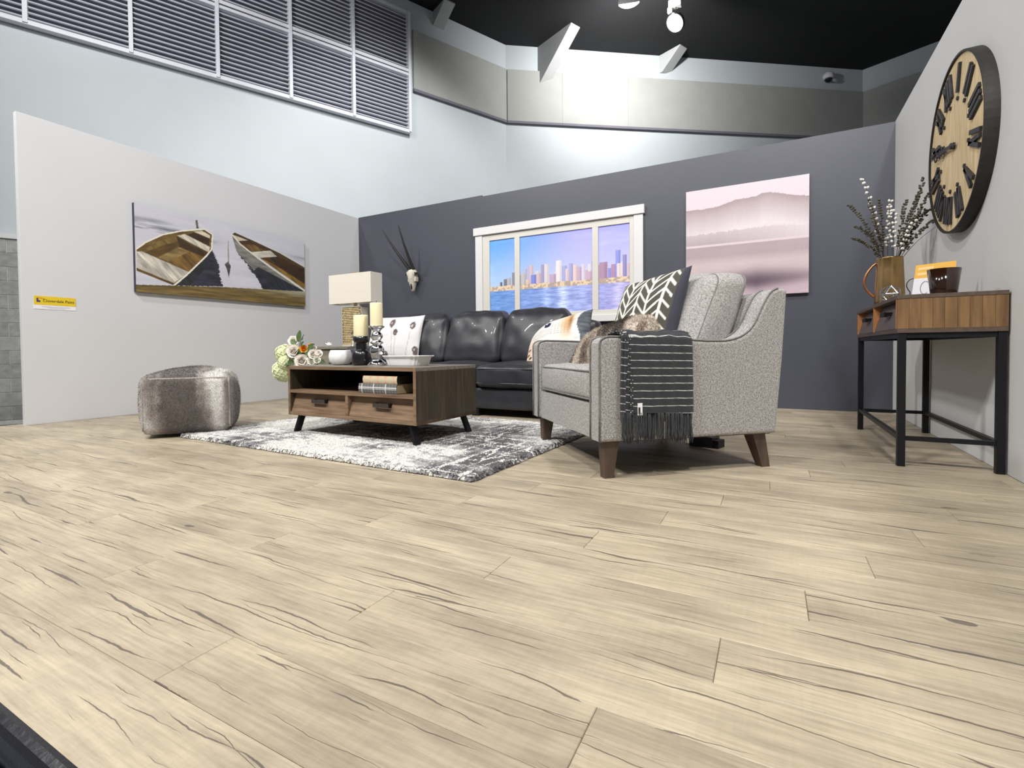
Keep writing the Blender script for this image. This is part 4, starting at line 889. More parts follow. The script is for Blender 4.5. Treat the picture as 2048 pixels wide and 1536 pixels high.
Fc.append(tuple(i*m_ for i in reversed(range(n)))); Fc.append(tuple(i*m_+m_-1 for i in range(n)))
mobj('body', V, Fc, M['whiteceramic'], tr, True)

# flower arrangement on the table's far end
fa = thing('flower_arrangement', 'low arrangement of blush roses, lime hydrangeas and greenery on coffee table', 'flowers', ctw(-1.0, 0.46))
MB().lathe([(0, 0), (0.06, 0), (0.075, 0.01), (0.08, 0.045), (0.072, 0.07), (0.068, 0.066), (0, 0.05)], n=24).build('bowl', M['pot'], fa, True)
fo = Vector(fa.location)
def flp(px, py, dy=0.0): return at(px, py, y=fo.y+dy)-fo
def petal(m, c, up, rt, w_, h_, cup, base=0.0):
    up = up.normalized(); rt = rt.normalized(); nn = rt.cross(up); n = 4; V = []; Fc = []
    for i in range(n+1):
        t = i/n; wd = w_*math.sin(pi*min(0.98, 0.18+0.66*t))*1.0
        for j in (-1, -0.5, 0, 0.5, 1):
            V.append(c+up*(h_*t*(1-0.12*j*j))+rt*(wd*j/2)+nn*(cup*(t*t-0.35*abs(j))))
    for i in range(n):
        for j in range(4): a = i*5+j; Fc.append((a, a+1, a+6, a+5))
    m.add(V, Fc)
def rose(c, axis, R, mat='rose', nm='rose'):
    axis = Vector(axis).normalized(); a0 = Vector((0, 0, 1)) if abs(axis.z) < 0.9 else Vector((1, 0, 0)); e1 = axis.cross(a0).normalized(); e2 = axis.cross(e1); m = MB()
    for ring, (n, r, hh, tilt) in enumerate(((3, 0.12, 0.55, 0.12), (4, 0.26, 0.62, 0.3), (5, 0.42, 0.68, 0.6), (6, 0.55, 0.75, 1.0))):
        for k in range(n):
            a = 2*pi*k/n+ring*0.7; d = e1*math.cos(a)+e2*math.sin(a); tg = -e1*math.sin(a)+e2*math.cos(a)
            up = axis*math.cos(tilt)+d*math.sin(tilt); petal(m, Vector(c)+d*R*r*0.45-axis*R*0.1, up, tg, R*(0.75+0.16*ring), R*hh*1.25, -R*0.16)
    m.build(nm, M[mat], fa, True)
def hyd(c, R, cnt=110):
    m = MB()
    for k in range(cnt):
        z = 1-2*(k+0.5)/cnt; a = k*2.39996; rr = math.sqrt(1-z*z); d = Vector((rr*math.cos(a), rr*math.sin(a), z)); p_ = Vector(c)+d*R*(0.9+0.14*random.random())
        a0 = Vector((0, 0, 1)) if abs(d.z) < 0.9 else Vector((1, 0, 0)); e1 = d.cross(a0).normalized(); e2 = d.cross(e1); ph = random.random()*2; s = R*0.24
        for q in range(4):
            b = ph+q*pi/2; u1 = e1*math.cos(b)+e2*math.sin(b); u2 = -e1*math.sin(b)+e2*math.cos(b)
            m.add([p_, p_+u1*s*0.6+u2*s*0.45+d*s*0.25, p_+u1*s+d*s*0.12, p_+u1*s*0.6-u2*s*0.45+d*s*0.25], [(0, 1, 2, 3)])
    m.lathe([(0, -R*0.82), (R*0.5, -R*0.62), (R*0.8, -R*0.1), (R*0.8, R*0.25), (R*0.45, R*0.7), (0, R*0.82)], c=c, n=12)
    m.build('hydrangea', M['hydr'], fa)
def leafm(c, d, L_, wd, nrm=(0.3, -0.8, 0.5)):
    d = Vector(d).normalized(); r = d.cross(Vector(nrm)).normalized(); nn = r.cross(d); V = []; Fc = []
    for i in range(6):
        t = i/5; w_ = wd*math.sin(pi*(0.06+0.9*t))**0.8
        for j in (-1, 0, 1): V.append(Vector(c)+d*L_*t+r*w_*j/2+nn*(0.12*L_*abs(j)*0.6-0.25*L_*t*t))
    for i in range(5):
        for j in range(2): a = i*3+j; Fc.append((a, a+1, a+4, a+3))
    mobj('leaf', V, Fc, M['leaf'], fa, True)
AX = Vector((0.72, -0.68, 0.25))
for px, py, r, dy in ((588, 703, 0.058, -0.03), (603, 722, 0.056, -0.08), (626, 709, 0.04, -0.05), (588, 683, 0.046, 0.03), (638, 708, 0.034, -0.02)): rose(flp(px, py, dy), AX+Vector((random.uniform(-.3, .3), 0, random.uniform(-.2, .3))), r)
for px, py, r in ((623, 722, 0.034), (634, 720, 0.03)): rose(flp(px, py, -0.06), AX, r, 'wfl', 'white_bloom')
rose(flp(607, 698, -0.02), AX, 0.032, 'ofl', 'orange_bloom'); rose(flp(629, 696, 0), AX, 0.02, 'rose', 'rosebud'); rose(flp(621, 691, 0), (0.2, -0.3, 1), 0.022, 'ofl', 'rosebud')
hyd(flp(570, 707, 0.06), 0.075); hyd(flp(567, 742, 0.02), 0.085); hyd(flp(572, 726, 0.0), 0.06)
for px, py, dx, dz, L_, wd in ((598, 684, 0.1, 1, 0.09, 0.045), (592, 690, -0.6, 0.5, 0.08, 0.04), (612, 708, 0.9, 0.1, 0.08, 0.05), (606, 712, -0.7, -0.3, 0.09, 0.05), (616, 700, 0.8, 0.6, 0.08, 0.05), (586, 722, -0.4, -0.2, 0.1, 0.05), (618, 714, 0.4, 0.8, 0.07, 0.04), (636, 726, 0.6, 0.3, 0.06, 0.04), (596, 718, 0.2, 0.6, 0.09, 0.05), (602, 694, 0.6, 0.5, 0.07, 0.04), (582, 728, -0.8, 0.2, 0.08, 0.045)):
    leafm(flp(px, py, -0.02), (dx, random.uniform(-.4, .1), dz), L_, wd)
for _k in range(16):
    leafm(flp(582+_k*3.6, 716+6*math.sin(_k*2.1), 0.02+0.02*(_k % 3)), (random.uniform(-1, 1), random.uniform(-.6, .2), random.uniform(-.2, .9)), 0.085, 0.045)
for a, b in (((596, 700), (602, 680)), ((602, 680), (608, 669)), ((604, 680), (606, 676)), ((616, 700), (622, 688)), ((590, 712), (570, 735)), ((605, 715), (625, 700))):
    MB().tube([flp(*a, 0), (flp(*a, 0)+flp(*b, 0))/2+Vector((0.003, 0, 0.004)), flp(*b, 0)], 0.0025, 6).build('stem', M['leaf'], fa)

# ================================================================== SOFA
sf = thing('leather_sofa', 'black leather three-seat sofa in front of the charcoal wall', 'sofa', (-2.52, 4.05, 0))
def so(name, v, f, mat='leather'): return mobj(name, v, f, M[mat], sf, True)
def sbx(name, lo, hi, r, n=10, bulge=(0, 0, 0), wr=0.0, seed=0, fn=None, mat='leather'):
    c = [(a+b)/2 for a, b in zip(lo, hi)]; s = [b-a for a, b in zip(lo, hi)]; v, f = softbox(s, r, n, bulge, wr, 9, seed, fn)
    return so(name, [(p[0]+c[0]-sf.location.x, p[1]+c[1]-sf.location.y, p[2]+c[2]) for p in v], f, mat)
SX0, SX1 = -3.70, -1.34
sbx('base_rail', (SX0+0.2, 3.62, 0.06), (SX1-0.2, 4.40, 0.245), 0.02, 8)
def armslope(R, p): return R
for x0, x1 in ((SX0, SX0+0.225), (SX1-0.225, SX1)): sbx('arm', (x0, 3.55, 0.055), (x1, 4.42, 0.605), 0.06, 18, (0.006, 0.01, 0.012), 0.004, x0)
sbx('back_frame', (SX0+0.02, 4.28, 0.055), (SX1-0.01, 4.48, 0.835), 0.07, 18, (0, 0.01, 0.01), 0.004, 3)
cw = (SX1-SX0-0.45)/3
for k in range(3):
    x0 = SX0+0.225+k*cw; sbx('seat_cushion', (x0+0.004, 3.575, 0.25), (x0+cw-0.004, 4.26, 0.435), 0.045, 22, (0.006, 0.012, 0.032), 0.008, k*3.1)
    c = (x0+cw/2-sf.location.x, 3.575-sf.location.y); m = MB()
    for z in (0.285, 0.405): m.tube([(x0-sf.location.x+0.03+(cw-0.06)*t, 3.575-sf.location.y-0.006*(1-(2*t-1)**2)-0.001, z) for t in np.linspace(0, 1, 14)], 0.0045, 6)
    m.build('seam', M['leatherseam'], sf)
    def lean(R, p): return (R[0]*(1-0.04*p[2]), R[1]+(R[2])*0.30, R[2]+0.012*(1-p[0]**2)*p[2])
    sbx('back_cushion', (x0+0.002, 4.06, 0.43), (x0+cw-0.002, 4.30, 0.925), 0.075, 26, (0.008, 0.05, 0.015), 0.014, k*5.3+1, lean)
for x, y in ((SX0+0.1, 3.62), (SX1-0.1, 3.62), (SX0+0.1, 4.36), (SX1-0.1, 4.36), (-2.22, 3.66)):
    MB().b2((x-0.035-sf.location.x, y-0.035-sf.location.y, 0), (x+0.035-sf.location.x, y+0.035-sf.location.y, 0.062), 0.004).build('foot', M['blackmetal'], sf)

# ---- pillows on the sofa
def teasel(U, V):
    c = np.tile(np.array([218., 215., 215.]), (len(U), 1)); n = vnoise(U*40, V*40, 5)
    for x0, y0, x1, y1 in ((0.49, 0.80, 0.55, 0.12), (0.58, 0.62, 0.60, 0.10), (0.86, 0.74, 0.80, 0.10), (0.97, 0.3, 0.95, 0.1), (0.15, 0.8, 0.3, 0.1)):
        c[nearline(U, V, [(x0, y0), ((x0+x1)/2+0.01, (y0+y1)/2), (x1, y1)], 0.006)] = (190, 178, 172)
    for x, y_, rx, ry in ((0.485, 0.82, 0.052, 0.105), (0.585, 0.60, 0.042, 0.075), (0.865, 0.76, 0.046, 0.09), (0.955, 0.22, 0.042, 0.10), (0.42, 0.12, 0.06, 0.07), (0.15, 0.8, 0.05, 0.1)):
        r = ((U-x)/rx)**2+((V-y_)/ry)**2; m = r < 1+(n-0.5)*0.9; c[m] = np.array([104, 92, 90])+(n[m]-0.5)[:, None]*60; c[(r < 0.25) & (n > 0.5) & (U < x)] = (196, 188, 186)
    g = ((U-0.06)/0.05)**2+((V-0.93)/0.04)**2 < 1; c[g] = (120, 140, 70); return c
v, f, c = pillow(0.66, 0.49, 0.16, 72, 0.05, teasel, (226, 222, 222), seed=2)
o = mobj('throw_pillow', v, f, M['cloth'], None, True, colors=c, loc=(-3.40, 3.98, 0.685), rot=(math.radians(-16), 0, math.radians(4)))
tag(o, 'white throw pillow printed with brown teasel heads on the sofa', 'pillow')
def animal(U, V):
    n = vnoise(U*8, V*24, 4)[:, None]; n2 = vnoise(U*30, V*50, 14)[:, None]; c = np.array([214., 212, 208])+(n-0.5)*44
    m = np.exp(-((U-0.70)/0.09)**2-((V-0.66)/0.3)**2)[:, None]; c = c+m*(np.array([206, 150, 92])-c)*0.85
    m = np.exp(-((U-0.745)/0.03)**2-((V-0.72)/0.22)**2)[:, None]; c = c+m*(np.array([120, 84, 52])-c)*0.8
    m = np.exp(-((U-0.25)/0.22)**2-((V-0.97)/0.13)**2)[:, None]; c = c+m*(np.array([190, 156, 130])-c)*0.8
    m = np.exp(-((U-0.08)/0.12)**2-((V-0.25)/0.3)**2)[:, None]; c = c+m*(np.array([206, 170, 140])-c)*0.7
    for k in range(6):
        c[nearline(U, V, [(0.12, 0.42+0.03*k), (0.4, 0.5+0.05*k), (0.75, 0.42+0.05*k)], 0.004)] = (150, 146, 142)
    for x, y_ in ((0.05, 0.2), (0.1, 0.12), (0.07, 0.3)): c[((U-x)/0.03)**2+((V-y_)/0.025)**2 < 1] = (90, 64, 52)
    r = ((U-0.36)/0.075)**2+((V-0.78)/0.10)**2; c[r < 1] = (214, 212, 218); c[r < 0.62] = (52, 54, 78); c[r < 0.3] = (30, 30, 40); c[((U-0.345)/0.018)**2+((V-0.82)/0.02)**2 < 1] = (230, 230, 240)
    m = U > 0.80+0.02*np.sin(V*9); c[m] = (np.array([206, 206, 202])+(n-0.5)*60)[m]; m = U > 0.87+0.03*np.sin(V*7); c[m] = (np.array([84, 88, 94])+(n-0.5)*70)[m]; return c+(n2-0.5)*18
v, f, c = pillow(0.62, 0.46, 0.18, 80, 0.05, animal, (70, 74, 80), seed=5)
o = mobj('throw_pillow', v, f, M['cloth'], None, True, colors=c, loc=(-1.60, 4.00, 0.655), rot=(math.radians(-38), math.radians(-14), math.radians(-4)))
tag(o, 'throw pillow printed with a close-up pale furry animal face and dark eye', 'pillow')

# ================================================================== END TABLE + LAMP
et = thing('end_table', 'grey-brown wooden end table with inset drawer beside the leather sofa', 'table', (-4.045, 4.03, 0))
EX, EY, EZ = 0.275, 0.28, 0.613
MB().b2((-EX, -EY, EZ-0.028), (EX, EY, EZ), 0.002).build('top', M['endwood'], et)
MB().b2((-EX, -EY, 0.22), (EX, EY, 0.245), 0.002).build('bottom', M['endwood'], et)
for s in (-1, 1): MB().b2((s*(EX-0.022) if s > 0 else -EX, -EY, 0.245), (EX if s > 0 else -EX+0.022, EY, EZ-0.028), 0.001).build('side', M['endwood'], et)
MB().b2((-EX+0.022, EY-0.02, 0.245), (EX-0.022, EY, EZ-0.028)).build('back', M['tabledark'], et)
dr = MB().b2((-EX+0.026, -EY+0.02, 0.26), (EX-0.026, -EY+0.045, EZ-0.034), 0.002).build('drawer', M['endwood'], et)
MB().b2((-0.06, -EY+0.0, 0.42), (0.06, -EY+0.02, 0.445), 0.001).build('handle', M['handle'], dr)
for x in (-EX+0.04, EX-0.04):
    for y in (-EY+0.04, EY-0.04): leg_bar(MB(), (x, y, 0.22), (x*1.12, y*1.06, 0), 0.03, 0.03).build('leg', M['blackmetal'], et)
lp = thing('table_lamp', 'table lamp with wood-slice mosaic base and cream rectangular shade', 'lamp', (-3.89, 3.93, EZ))
MB().b2((-0.135, -0.065, 0), (0.135, 0.045, 0.018), 0.002).build('foot', M['lampside'], lp)
MB().b2((-0.132, -0.058, 0.018), (0.132, 0.042, 0.415), 0.001).build('base', M['lampbase'], lp)
for s in (-1, 1): MB().b2((s*0.132 if s > 0 else -0.136, -0.064, 0.018), (0.136 if s > 0 else -0.132, 0.044, 0.418)).build('side_panel', M['lampside'], lp)
MB().b2((-0.136, -0.064, 0.413), (0.136, 0.044, 0.421)).build('cap', M['lampside'], lp)
dm = None; rows = 21
for r in range(rows):
    z = 0.028+r*0.0186; x = -0.122+(0.0095 if r % 2 else 0)
    while x < 0.124:
        if dm is None:
            me = MB().lathe([(0, 0), (0.0086, 0), (0.0092, 0.002), (0.0086, 0.004), (0.006, 0.0034), (0, 0.0034)], n=8); o = me.build('wood_slice', M['slice'], lp, False); dm = o.data
        else: o = bpy.data.objects.new('wood_slice', dm); link(o, lp)
        o.location = (x, -0.058, z); o.rotation_euler = (pi/2, 0, 0); s = random.uniform(0.72, 0.98); o.scale = (s, s, 1); x += 0.0192
MB().tube([(0, 0, 0.42), (0, 0, 0.50)], 0.011, 10).tube([(0, 0, 0.50), (0, 0, 0.785)], 0.005, 8).build('stem', M['brass'], lp, True)
MB().box((0, -0.0, 0.44), (0.035, 0.02, 0.045), 0.002).build('socket', M['brass'], lp)
SHX, SHY, S0, S1, ST = 0.300, 0.085, 0.455, 0.765, 0.003
m = MB()
for (lo, hi) in (((-SHX, -SHY, S0), (SHX, -SHY+ST, S1)), ((-SHX, SHY-ST, S0), (SHX, SHY, S1)), ((-SHX, -SHY+ST, S0), (-SHX+ST, SHY-ST, S1)), ((SHX-ST, -SHY+ST, S0), (SHX, SHY-ST, S1))): m.b2(lo, hi)
m.build('shade', M['shade'], lp)
m = MB(); m.tube([(-SHX+0.004, 0, 0.755), (SHX-0.004, 0, 0.755)], 0.002, 6).tube([(0, -SHY+0.004, 0.755), (0, SHY-0.004, 0.755)], 0.002, 6).build('spider', M['brass'], lp)
MB().box((0, 0, 0.785), (0.04, 0.012, 0.022), 0.003).build('finial', M['brass'], lp)
# small ornaments on the end table
p = at(657, 690, y=3.83); st = thing('star_ornament', 'small white pointed star ornament lying on the end table', 'ornament', (p.x, 3.83, EZ), 0)
m = MB()
for k in range(6):
    a = pi*k/5*1.0; d = Vector((math.cos(a)*0.05, random.uniform(-0.015, 0.015), 0.012+0.034*math.sin(a)+0.006)); b_ = Vector((0, 0, 0.012))
    m.tube([b_, b_.lerp(d, 0.5)+Vector((0, 0, 0.004)), d], [0.010, 0.007, 0.0015], 6)
m.build('body', M['whiteceramic'], st, True)
p = at(706, 668, y=3.9); gb = thing('silver_ornament', 'small silver ring-handled ornament standing by the lamp base', 'ornament', (-3.66, 3.86, EZ))
pr = at(707, 668, y=3.86); hz = pr.z-EZ; dxo = pr.x+3.66
MB().lathe([(0, 0), (0.03, 0), (0.032, 0.006), (0.012, 0.014), (0.01, hz-0.03), (0.0, hz-0.028)], c=(dxo, 0, 0), n=18).build('stand', M['mercury'], gb, True)
MB().loop([(dxo+0.032*math.cos(a), 0, hz+0.034*math.sin(a)) for a in [2*pi*k/24 for k in range(24)]], 0.005, 8).build('ring', M['mercury'], gb, True)

# ================================================================== ARMCHAIR
ac = thing('tweed_armchair', 'grey tweed armchair with sloping arms and dark tapered wooden legs', 'armchair', (-0.618, 2.688, 0), -0.835)
acM = Matrix.Translation((-0.618, 2.688, 0)) @ Matrix.Rotation(-0.835, 4, 'Z')
HW, YF, YR, ZB2 = 0.471, -0.442, 0.441, 0.164
def bez(P, n=10):
    out = []
    for k in range(n+1):
        t = k/n; a, b, c, d = [Vector(p) for p in P]; out.append(tuple(a*(1-t)**3+b*3*t*(1-t)**2+c*3*t*t*(1-t)+d*t**3))
    return out
arm_prof = [(YF, ZB2)]+[(YF, 0.30), (YF, 0.45), (YF, 0.56)]+bez([(YF, 0.575), (YF, 0.60), (YF+0.02, 0.612), (YF+0.05, 0.612)], 6)+[(-0.25, 0.608), (-0.05, 0.600), (0.08, 0.592)] + \
    bez([(0.12, 0.590), (0.33, 0.59), (0.33, 0.70), (0.375, 0.765)], 12)[1:]+bez([(0.375, 0.765), (0.40, 0.81), (0.42, 0.83), (0.45, 0.833)], 6)[1:]+[(0.485, 0.833), (0.499, 0.822), (0.49, 0.70), (0.475, 0.50), (0.455, 0.30), (YR, ZB2)]
def bev_prism(poly, x0, x1, off=0.014):
    bm = bmesh.new(); a = [bm.verts.new((x0, p[0], p[1])) for p in poly]; b = [bm.verts.new((x1, p[0], p[1])) for p in poly]; n = len(poly)
    bm.faces.new(a); bm.faces.new(list(reversed(b)))
    for i in range(n): bm.faces.new((a[i], b[i], b[(i+1) % n], a[(i+1) % n]))
    bmesh.ops.recalc_face_normals(bm, faces=bm.faces)
    ed = [e for e in bm.edges if abs(e.verts[0].co.x-e.verts[1].co.x) < 1e-6]
    bmesh.ops.bevel(bm, geom=ed, offset=off, segments=3, profile=0.5, affect='EDGES'); bm.verts.index_update()
    r = [tuple(v.co) for v in bm.verts], [[v.index for v in f.verts] for f in bm.faces]; bm.free(); return r
for s in (1, -1):
    x0, x1 = (HW-0.105, HW) if s > 0 else (-HW, -HW+0.105)
    v, f = bev_prism(arm_prof, x0, x1); mobj('arm', v, f, M['tweed'], ac, False)
    for xp in ((HW-0.006, HW-0.1) if s > 0 else (-HW+0.006, -HW+0.1)):
        MB().tube([(xp, p[0]*1.0-(0.003 if i < 8 else 0), p[1]+(0.002 if i > 3 else 0)) for i, p in enumerate(arm_prof[:-6])], 0.0045, 6).build('piping', M['piping'], ac, True)
v, f = bev_prism([(YF+0.012, ZB2), (YF+0.012, 0.318), (0.3, 0.318), (0.3, ZB2)], -HW+0.1, HW-0.1, 0.01); mobj('front_rail', v, f, M['tweed'], ac)
MB().b2((-HW+0.02, YF+0.02, ZB2-0.004), (HW-0.02, YR-0.02, ZB2+0.01)).build('dust_cover', M['subfloor'], ac)
v, f = bev_prism([(0.27, ZB2), (0.27, 0.5), (0.37, 0.80), (0.41, 0.822), (0.478, 0.818), (YR-0.006, ZB2)], -HW+0.1, HW-0.1, 0.012); mobj('back', v, f, M['tweed'], ac)
v, f = softbox((0.722, 0.70, 0.155), 0.035, 26, (0.004, 0.012, 0.03), 0.004, 7, 2); mobj('seat_cushion', [(p[0], p[1]-0.08, p[2]+0.398) for p in v], f, M['tweed'], ac, True)
m = MB()
for z in (0.335, 0.462): m.loop([(p[0], p[1]-0.08-(0.012 if p[1] < -0.3 else 0)*(1-(p[0]/0.36)**2), p[2]) for p in sq(0.358, 0.348, z, 0.04)], 0.0042, 6)
m.build('seat_piping', M['piping'], ac, True)
def leanb(R, p): return (R[0], R[1]+R[2]*0.42, R[2]+0.02*(1-p[0]**2)*max(0, p[2]))
v, f = softbox((0.735, 0.23, 0.455), 0.06, 28, (0.012, 0.05, 0.02), 0.010, 7, 9, leanb); mobj('back_cushion', [(p[0], p[1]+0.205, p[2]+0.685) for p in v], f, M['tweed'], ac, True)
def leanline(x, y, z): return (x, y+0.205+z*0.42, z+0.685+(0.02*(1-(x/0.36)**2) if z > 0 else 0))
m = MB()
for yy in (-0.075, 0.075): m.loop([leanline(p[0], yy, p[1]) for p in [(a, b) for a, b, _ in sq(0.366, 0.228, 0, 0.06)]], 0.004, 6)
m.build('back_piping', M['piping'], ac, True)
for sx in (-1, 1):
    for yy, sp in ((YF+0.065, -0.01), (YR-0.075, 0.05)):
        x = sx*(HW-0.06); m = MB(); V = []
        for z, hw_, dx, dy in ((ZB2+0.004, 0.034, 0, 0), (0.0, 0.021, 0.004*sx, sp)):
            for a, b in ((-1, -1), (1, -1), (1, 1), (-1, 1)): V.append((x+dx+a*hw_, yy+dy+b*hw_, z))
        m.add(V, [(0, 1, 2, 3), (7, 6, 5, 4), (0, 4, 5, 1), (1, 5, 6, 2), (2, 6, 7, 3), (3, 7, 4, 0)]).build('leg', M['legwood'], ac)
# throw folded over the near arm
tw = thing('fringed_throw', 'charcoal wool throw with thin white stripes and fringe over chair arm', 'throw', acM @ Vector((HW, -0.17, 0.3)), -0.835)
path = [(0.350, 0.49), (0.350, 0.56), (0.351, 0.606), (0.362, 0.622), (0.39, 0.627), (0.43, 0.628), (0.466, 0.625), (0.481, 0.610), (0.485, 0.57), (0.486, 0.48), (0.487, 0.38), (0.488, 0.29)]
def throw_sheet(name, ya0, ya1, yb0, yb1, off, phase, i0=0):
    P = path[i0:]; L_ = [0]
    for a, b in zip(P[:-1], P[1:]): L_.append(L_[-1]+math.hypot(b[0]-a[0], b[1]-a[1]))
    n, k = 520, 30; S = np.linspace(0, L_[-1], n+1); PX = np.interp(S, L_, [p[0] for p in P]); PZ = np.interp(S, L_, [p[1] for p in P]); V = []; Cc = []
    for side in (0, 1):
        for i in range(n+1):
            t = S[i]/L_[-1]; dx = PX[min(i+1, n)]-PX[max(i-1, 0)]; dz = PZ[min(i+1, n)]-PZ[max(i-1, 0)]; q = math.hypot(dx, dz); nx, nz_ = -dz/q, dx/q
            for j in range(k+1):
                u = j/k; y = (ya0+(yb0-ya0)*t)*(1-u)+(ya1+(yb1-ya1)*t)*u; rp = 0.0035*math.sin(u*9+t*5+phase*40)+0.003*math.sin(u*23)
                o_ = off+(rp+0.004 if t > 0.35 else 0.003)+(0.005 if side else 0); V.append((PX[i]+nx*o_-HW, y+0.17, PZ[i]+nz_*o_-0.3-0.012*u*(t > 0.4)))
                d = (S[i]+phase+0.006*u) % 0.0325; w_ = 0.0030; Cc.append((196, 196, 192) if d < w_ else (58, 59, 62))
    N = (n+1)*(k+1); Fc = []
    for i in range(n):
        for j in range(k):
            a = i*(k+1)+j; b = a+k+1; Fc.append((a, b, b+1, a+1)); Fc.append((N+a, N+a+1, N+b+1, N+b))
    for i in range(n):
        for j in (0, k): a = i*(k+1)+j; Fc.append((a, a+k+1, N+a+k+1, N+a) if j else (N+a, N+a+k+1, a+k+1, a))
    for i in (0, n):
        for j in range(k): a = i*(k+1)+j; Fc.append((a, a+1, N+a+1, N+a))
    mobj(name, V, Fc, M['throwm'], tw, True, colors=lin_np(np.array(Cc)))
throw_sheet('cloth', -0.322, -0.012, -0.322, -0.018, 0.004, 0.0)
throw_sheet('fold', -0.350, -0.306, -0.362, -0.312, 0.0, 0.013)
throw_sheet('fold', -0.336, -0.300, -0.345, -0.306, 0.002, 0.024, 1)
m = MB()
for k in range(150):
    y = -0.355+0.34*random.random(); x = 0.490+random.uniform(0, 0.012); z0 = 0.292-0.012*(y+0.355)/0.34; L_ = random.uniform(0.105, 0.135); ph = random.random()*6; am = random.uniform(0.002, 0.008)
    m.tube([(x-HW+random.uniform(-.003, .003)*t, y+0.17+am*math.sin(ph+t*5)*t, z0-0.3-L_*t) for t in np.linspace(0, 1, 7)], [0.0024]*6+[0.0012], 5)
m.build('fringe', M['fringe'], tw, True)
pt = acM @ Vector((0.502, -0.268, 0.30)); o = MB().b2((-HW+0.500, -0.286+0.17, -0.022), (-HW+0.5015, -0.264+0.17, 0.030)).build('price_tag', M['signwhite'], tw)
MB().b2((-HW+0.5016, -0.283+0.17, -0.016), (-HW+0.502, -0.274+0.17, 0.012)).build('tag_print', M['ink'], o)
# pillows on the chair
def zigzag(U, V):
    c = np.tile(np.array([74., 73., 66.]), (len(U), 1)); N_ = 6.0; p = (U*N_) % 2; tri = np.abs(p-1); q = (V+0.17*tri) % 0.125
    ln = q < 0.03; sp = np.abs(((U*N_) % 1)-0.5) > 0.42; m = (ln | sp) & (U < 0.93); c[m] = (236, 234, 218); c[U > 0.95] = (60, 60, 70); return c
v, f, c = pillow(0.52, 0.50, 0.17, 110, 0.045, zigzag, (62, 62, 70), seed=7)
o = mobj('throw_pillow', v, f, M['cloth'], None, True, colors=c)
tag(o, 'dark throw pillow with white zigzag branch pattern on the tweed armchair', 'pillow')
o.matrix_world = acM @ Matrix.Translation((0.03, 0.02, 0.715)) @ Matrix.Rotation(math.radians(8), 4, 'Z') @ Matrix.Rotation(math.radians(-20), 4, 'X') @ Matrix.Rotation(math.radians(-4), 4, 'Y')
v, f, c = pillow(0.54, 0.40, 0.19, 90, 0.04, None, (120, 104, 92), seed=9, wrinkle=0.012)
P_ = np.array(v); c = fur_paint(P_*np.array([1, 1, 1.4])+1.3, 0, 96, 16, (206, 194, 180), (142, 125, 109), (74, 61, 51))
o = mobj('throw_pillow', v, f, M['fur'], None, True, colors=c); fur_strands('fur', v, [q for q in f if len(q) == 4], c, 26000, 0.014, o, M['fur'], (0.4, 0, -0.3), 4); tag(o, 'brown and cream faux fur pillow slumped on the armchair seat', 'pillow')
o.matrix_world = acM @ Matrix.Translation((0.045, -0.17, 0.565)) @ Matrix.Rotation(math.radians(12), 4, 'Z') @ Matrix.Rotation(math.radians(-46), 4, 'X') @ Matrix.Rotation(math.radians(-24), 4, 'Y')

# ================================================================== CONSOLE TABLE
cs = thing('console_table', 'wooden console table with two drawers on a black steel leg frame', 'table', (0.0, 0.0, 0))
CX0, CX1, CY0, CY1 = 0.517, 0.896, 2.925, 4.160
for x in (0.537, 0.880):
    for y in (2.946, 4.140): MB().b2((x-0.015, y-0.015, 0), (x+0.015, y+0.015, 0.624), 0.001).build('leg', M['blackmetal'], cs)
for z0, z1 in ((0.60, 0.624), (0.122, 0.142)):
    for x in (0.537, 0.880): MB().b2((x-0.011, 2.962, z0), (x+0.011, 4.124, z1)).build('rail', M['blackmetal'], cs)
    for y in (2.946, 4.140): MB().b2((0.553, y-0.011, z0), (0.864, y+0.011, z1)).build('rail', M['blackmetal'], cs)
MB().b2((CX0, CY0, 0.624), (CX1, CY1, 0.643)).build('bottom', M['constop'], cs)
MB().b2((CX0-0.002, CY0-0.002, 0.782), (CX1, CY1+0.002, 0.80), 0.001).build('top', M['constop'], cs)
for k in range(9):
    a = CX0+(CX1-CX0)*k/9; b = CX0+(CX1-CX0)*(k+1)/9
    for y0, y1 in ((CY0, CY0+0.02), (CY1-0.02, CY1)): MB().b2((a+0.0004, y0, 0.6435), (b-0.0004, y1, 0.7815)).build('side_board', M['conswood'], cs)
MB().b2((CX1-0.012, CY0+0.021, 0.644), (CX1, CY1-0.021, 0.781)).build('back', M['constop'], cs)
YM = (CY0+CY1)/2
for y in (CY0+0.0205, YM-0.009, CY1-0.0385): MB().b2((CX0, y, 0.6435), (CX0+0.30, y+0.018, 0.7815)).build('divider', M['consinner'], cs)
for y0, y1 in ((CY0+0.04, YM-0.010), (YM+0.010, CY1-0.040)):
    m = MB(); m.prism([(CX0+0.004, 0.645), (CX0+0.02, 0.645), (CX0+0.055, 0.779), (CX0+0.039, 0.779)], 'y', y0, y1); dr = m.build('drawer', M['consfront'], cs)
    yc = (y0+y1)/2; MB().b2((CX0-0.008, yc-0.055, 0.715), (CX0-0.001, yc+0.055, 0.738), 0.001).build('handle', M['blackmetal'], dr)
    for s in (-1, 1): MB().b2((CX0-0.002, yc+s*0.05-0.005, 0.717), (CX0+0.03, yc+s*0.05+0.005, 0.736)).build('handle_post', M['blackmetal'], dr)
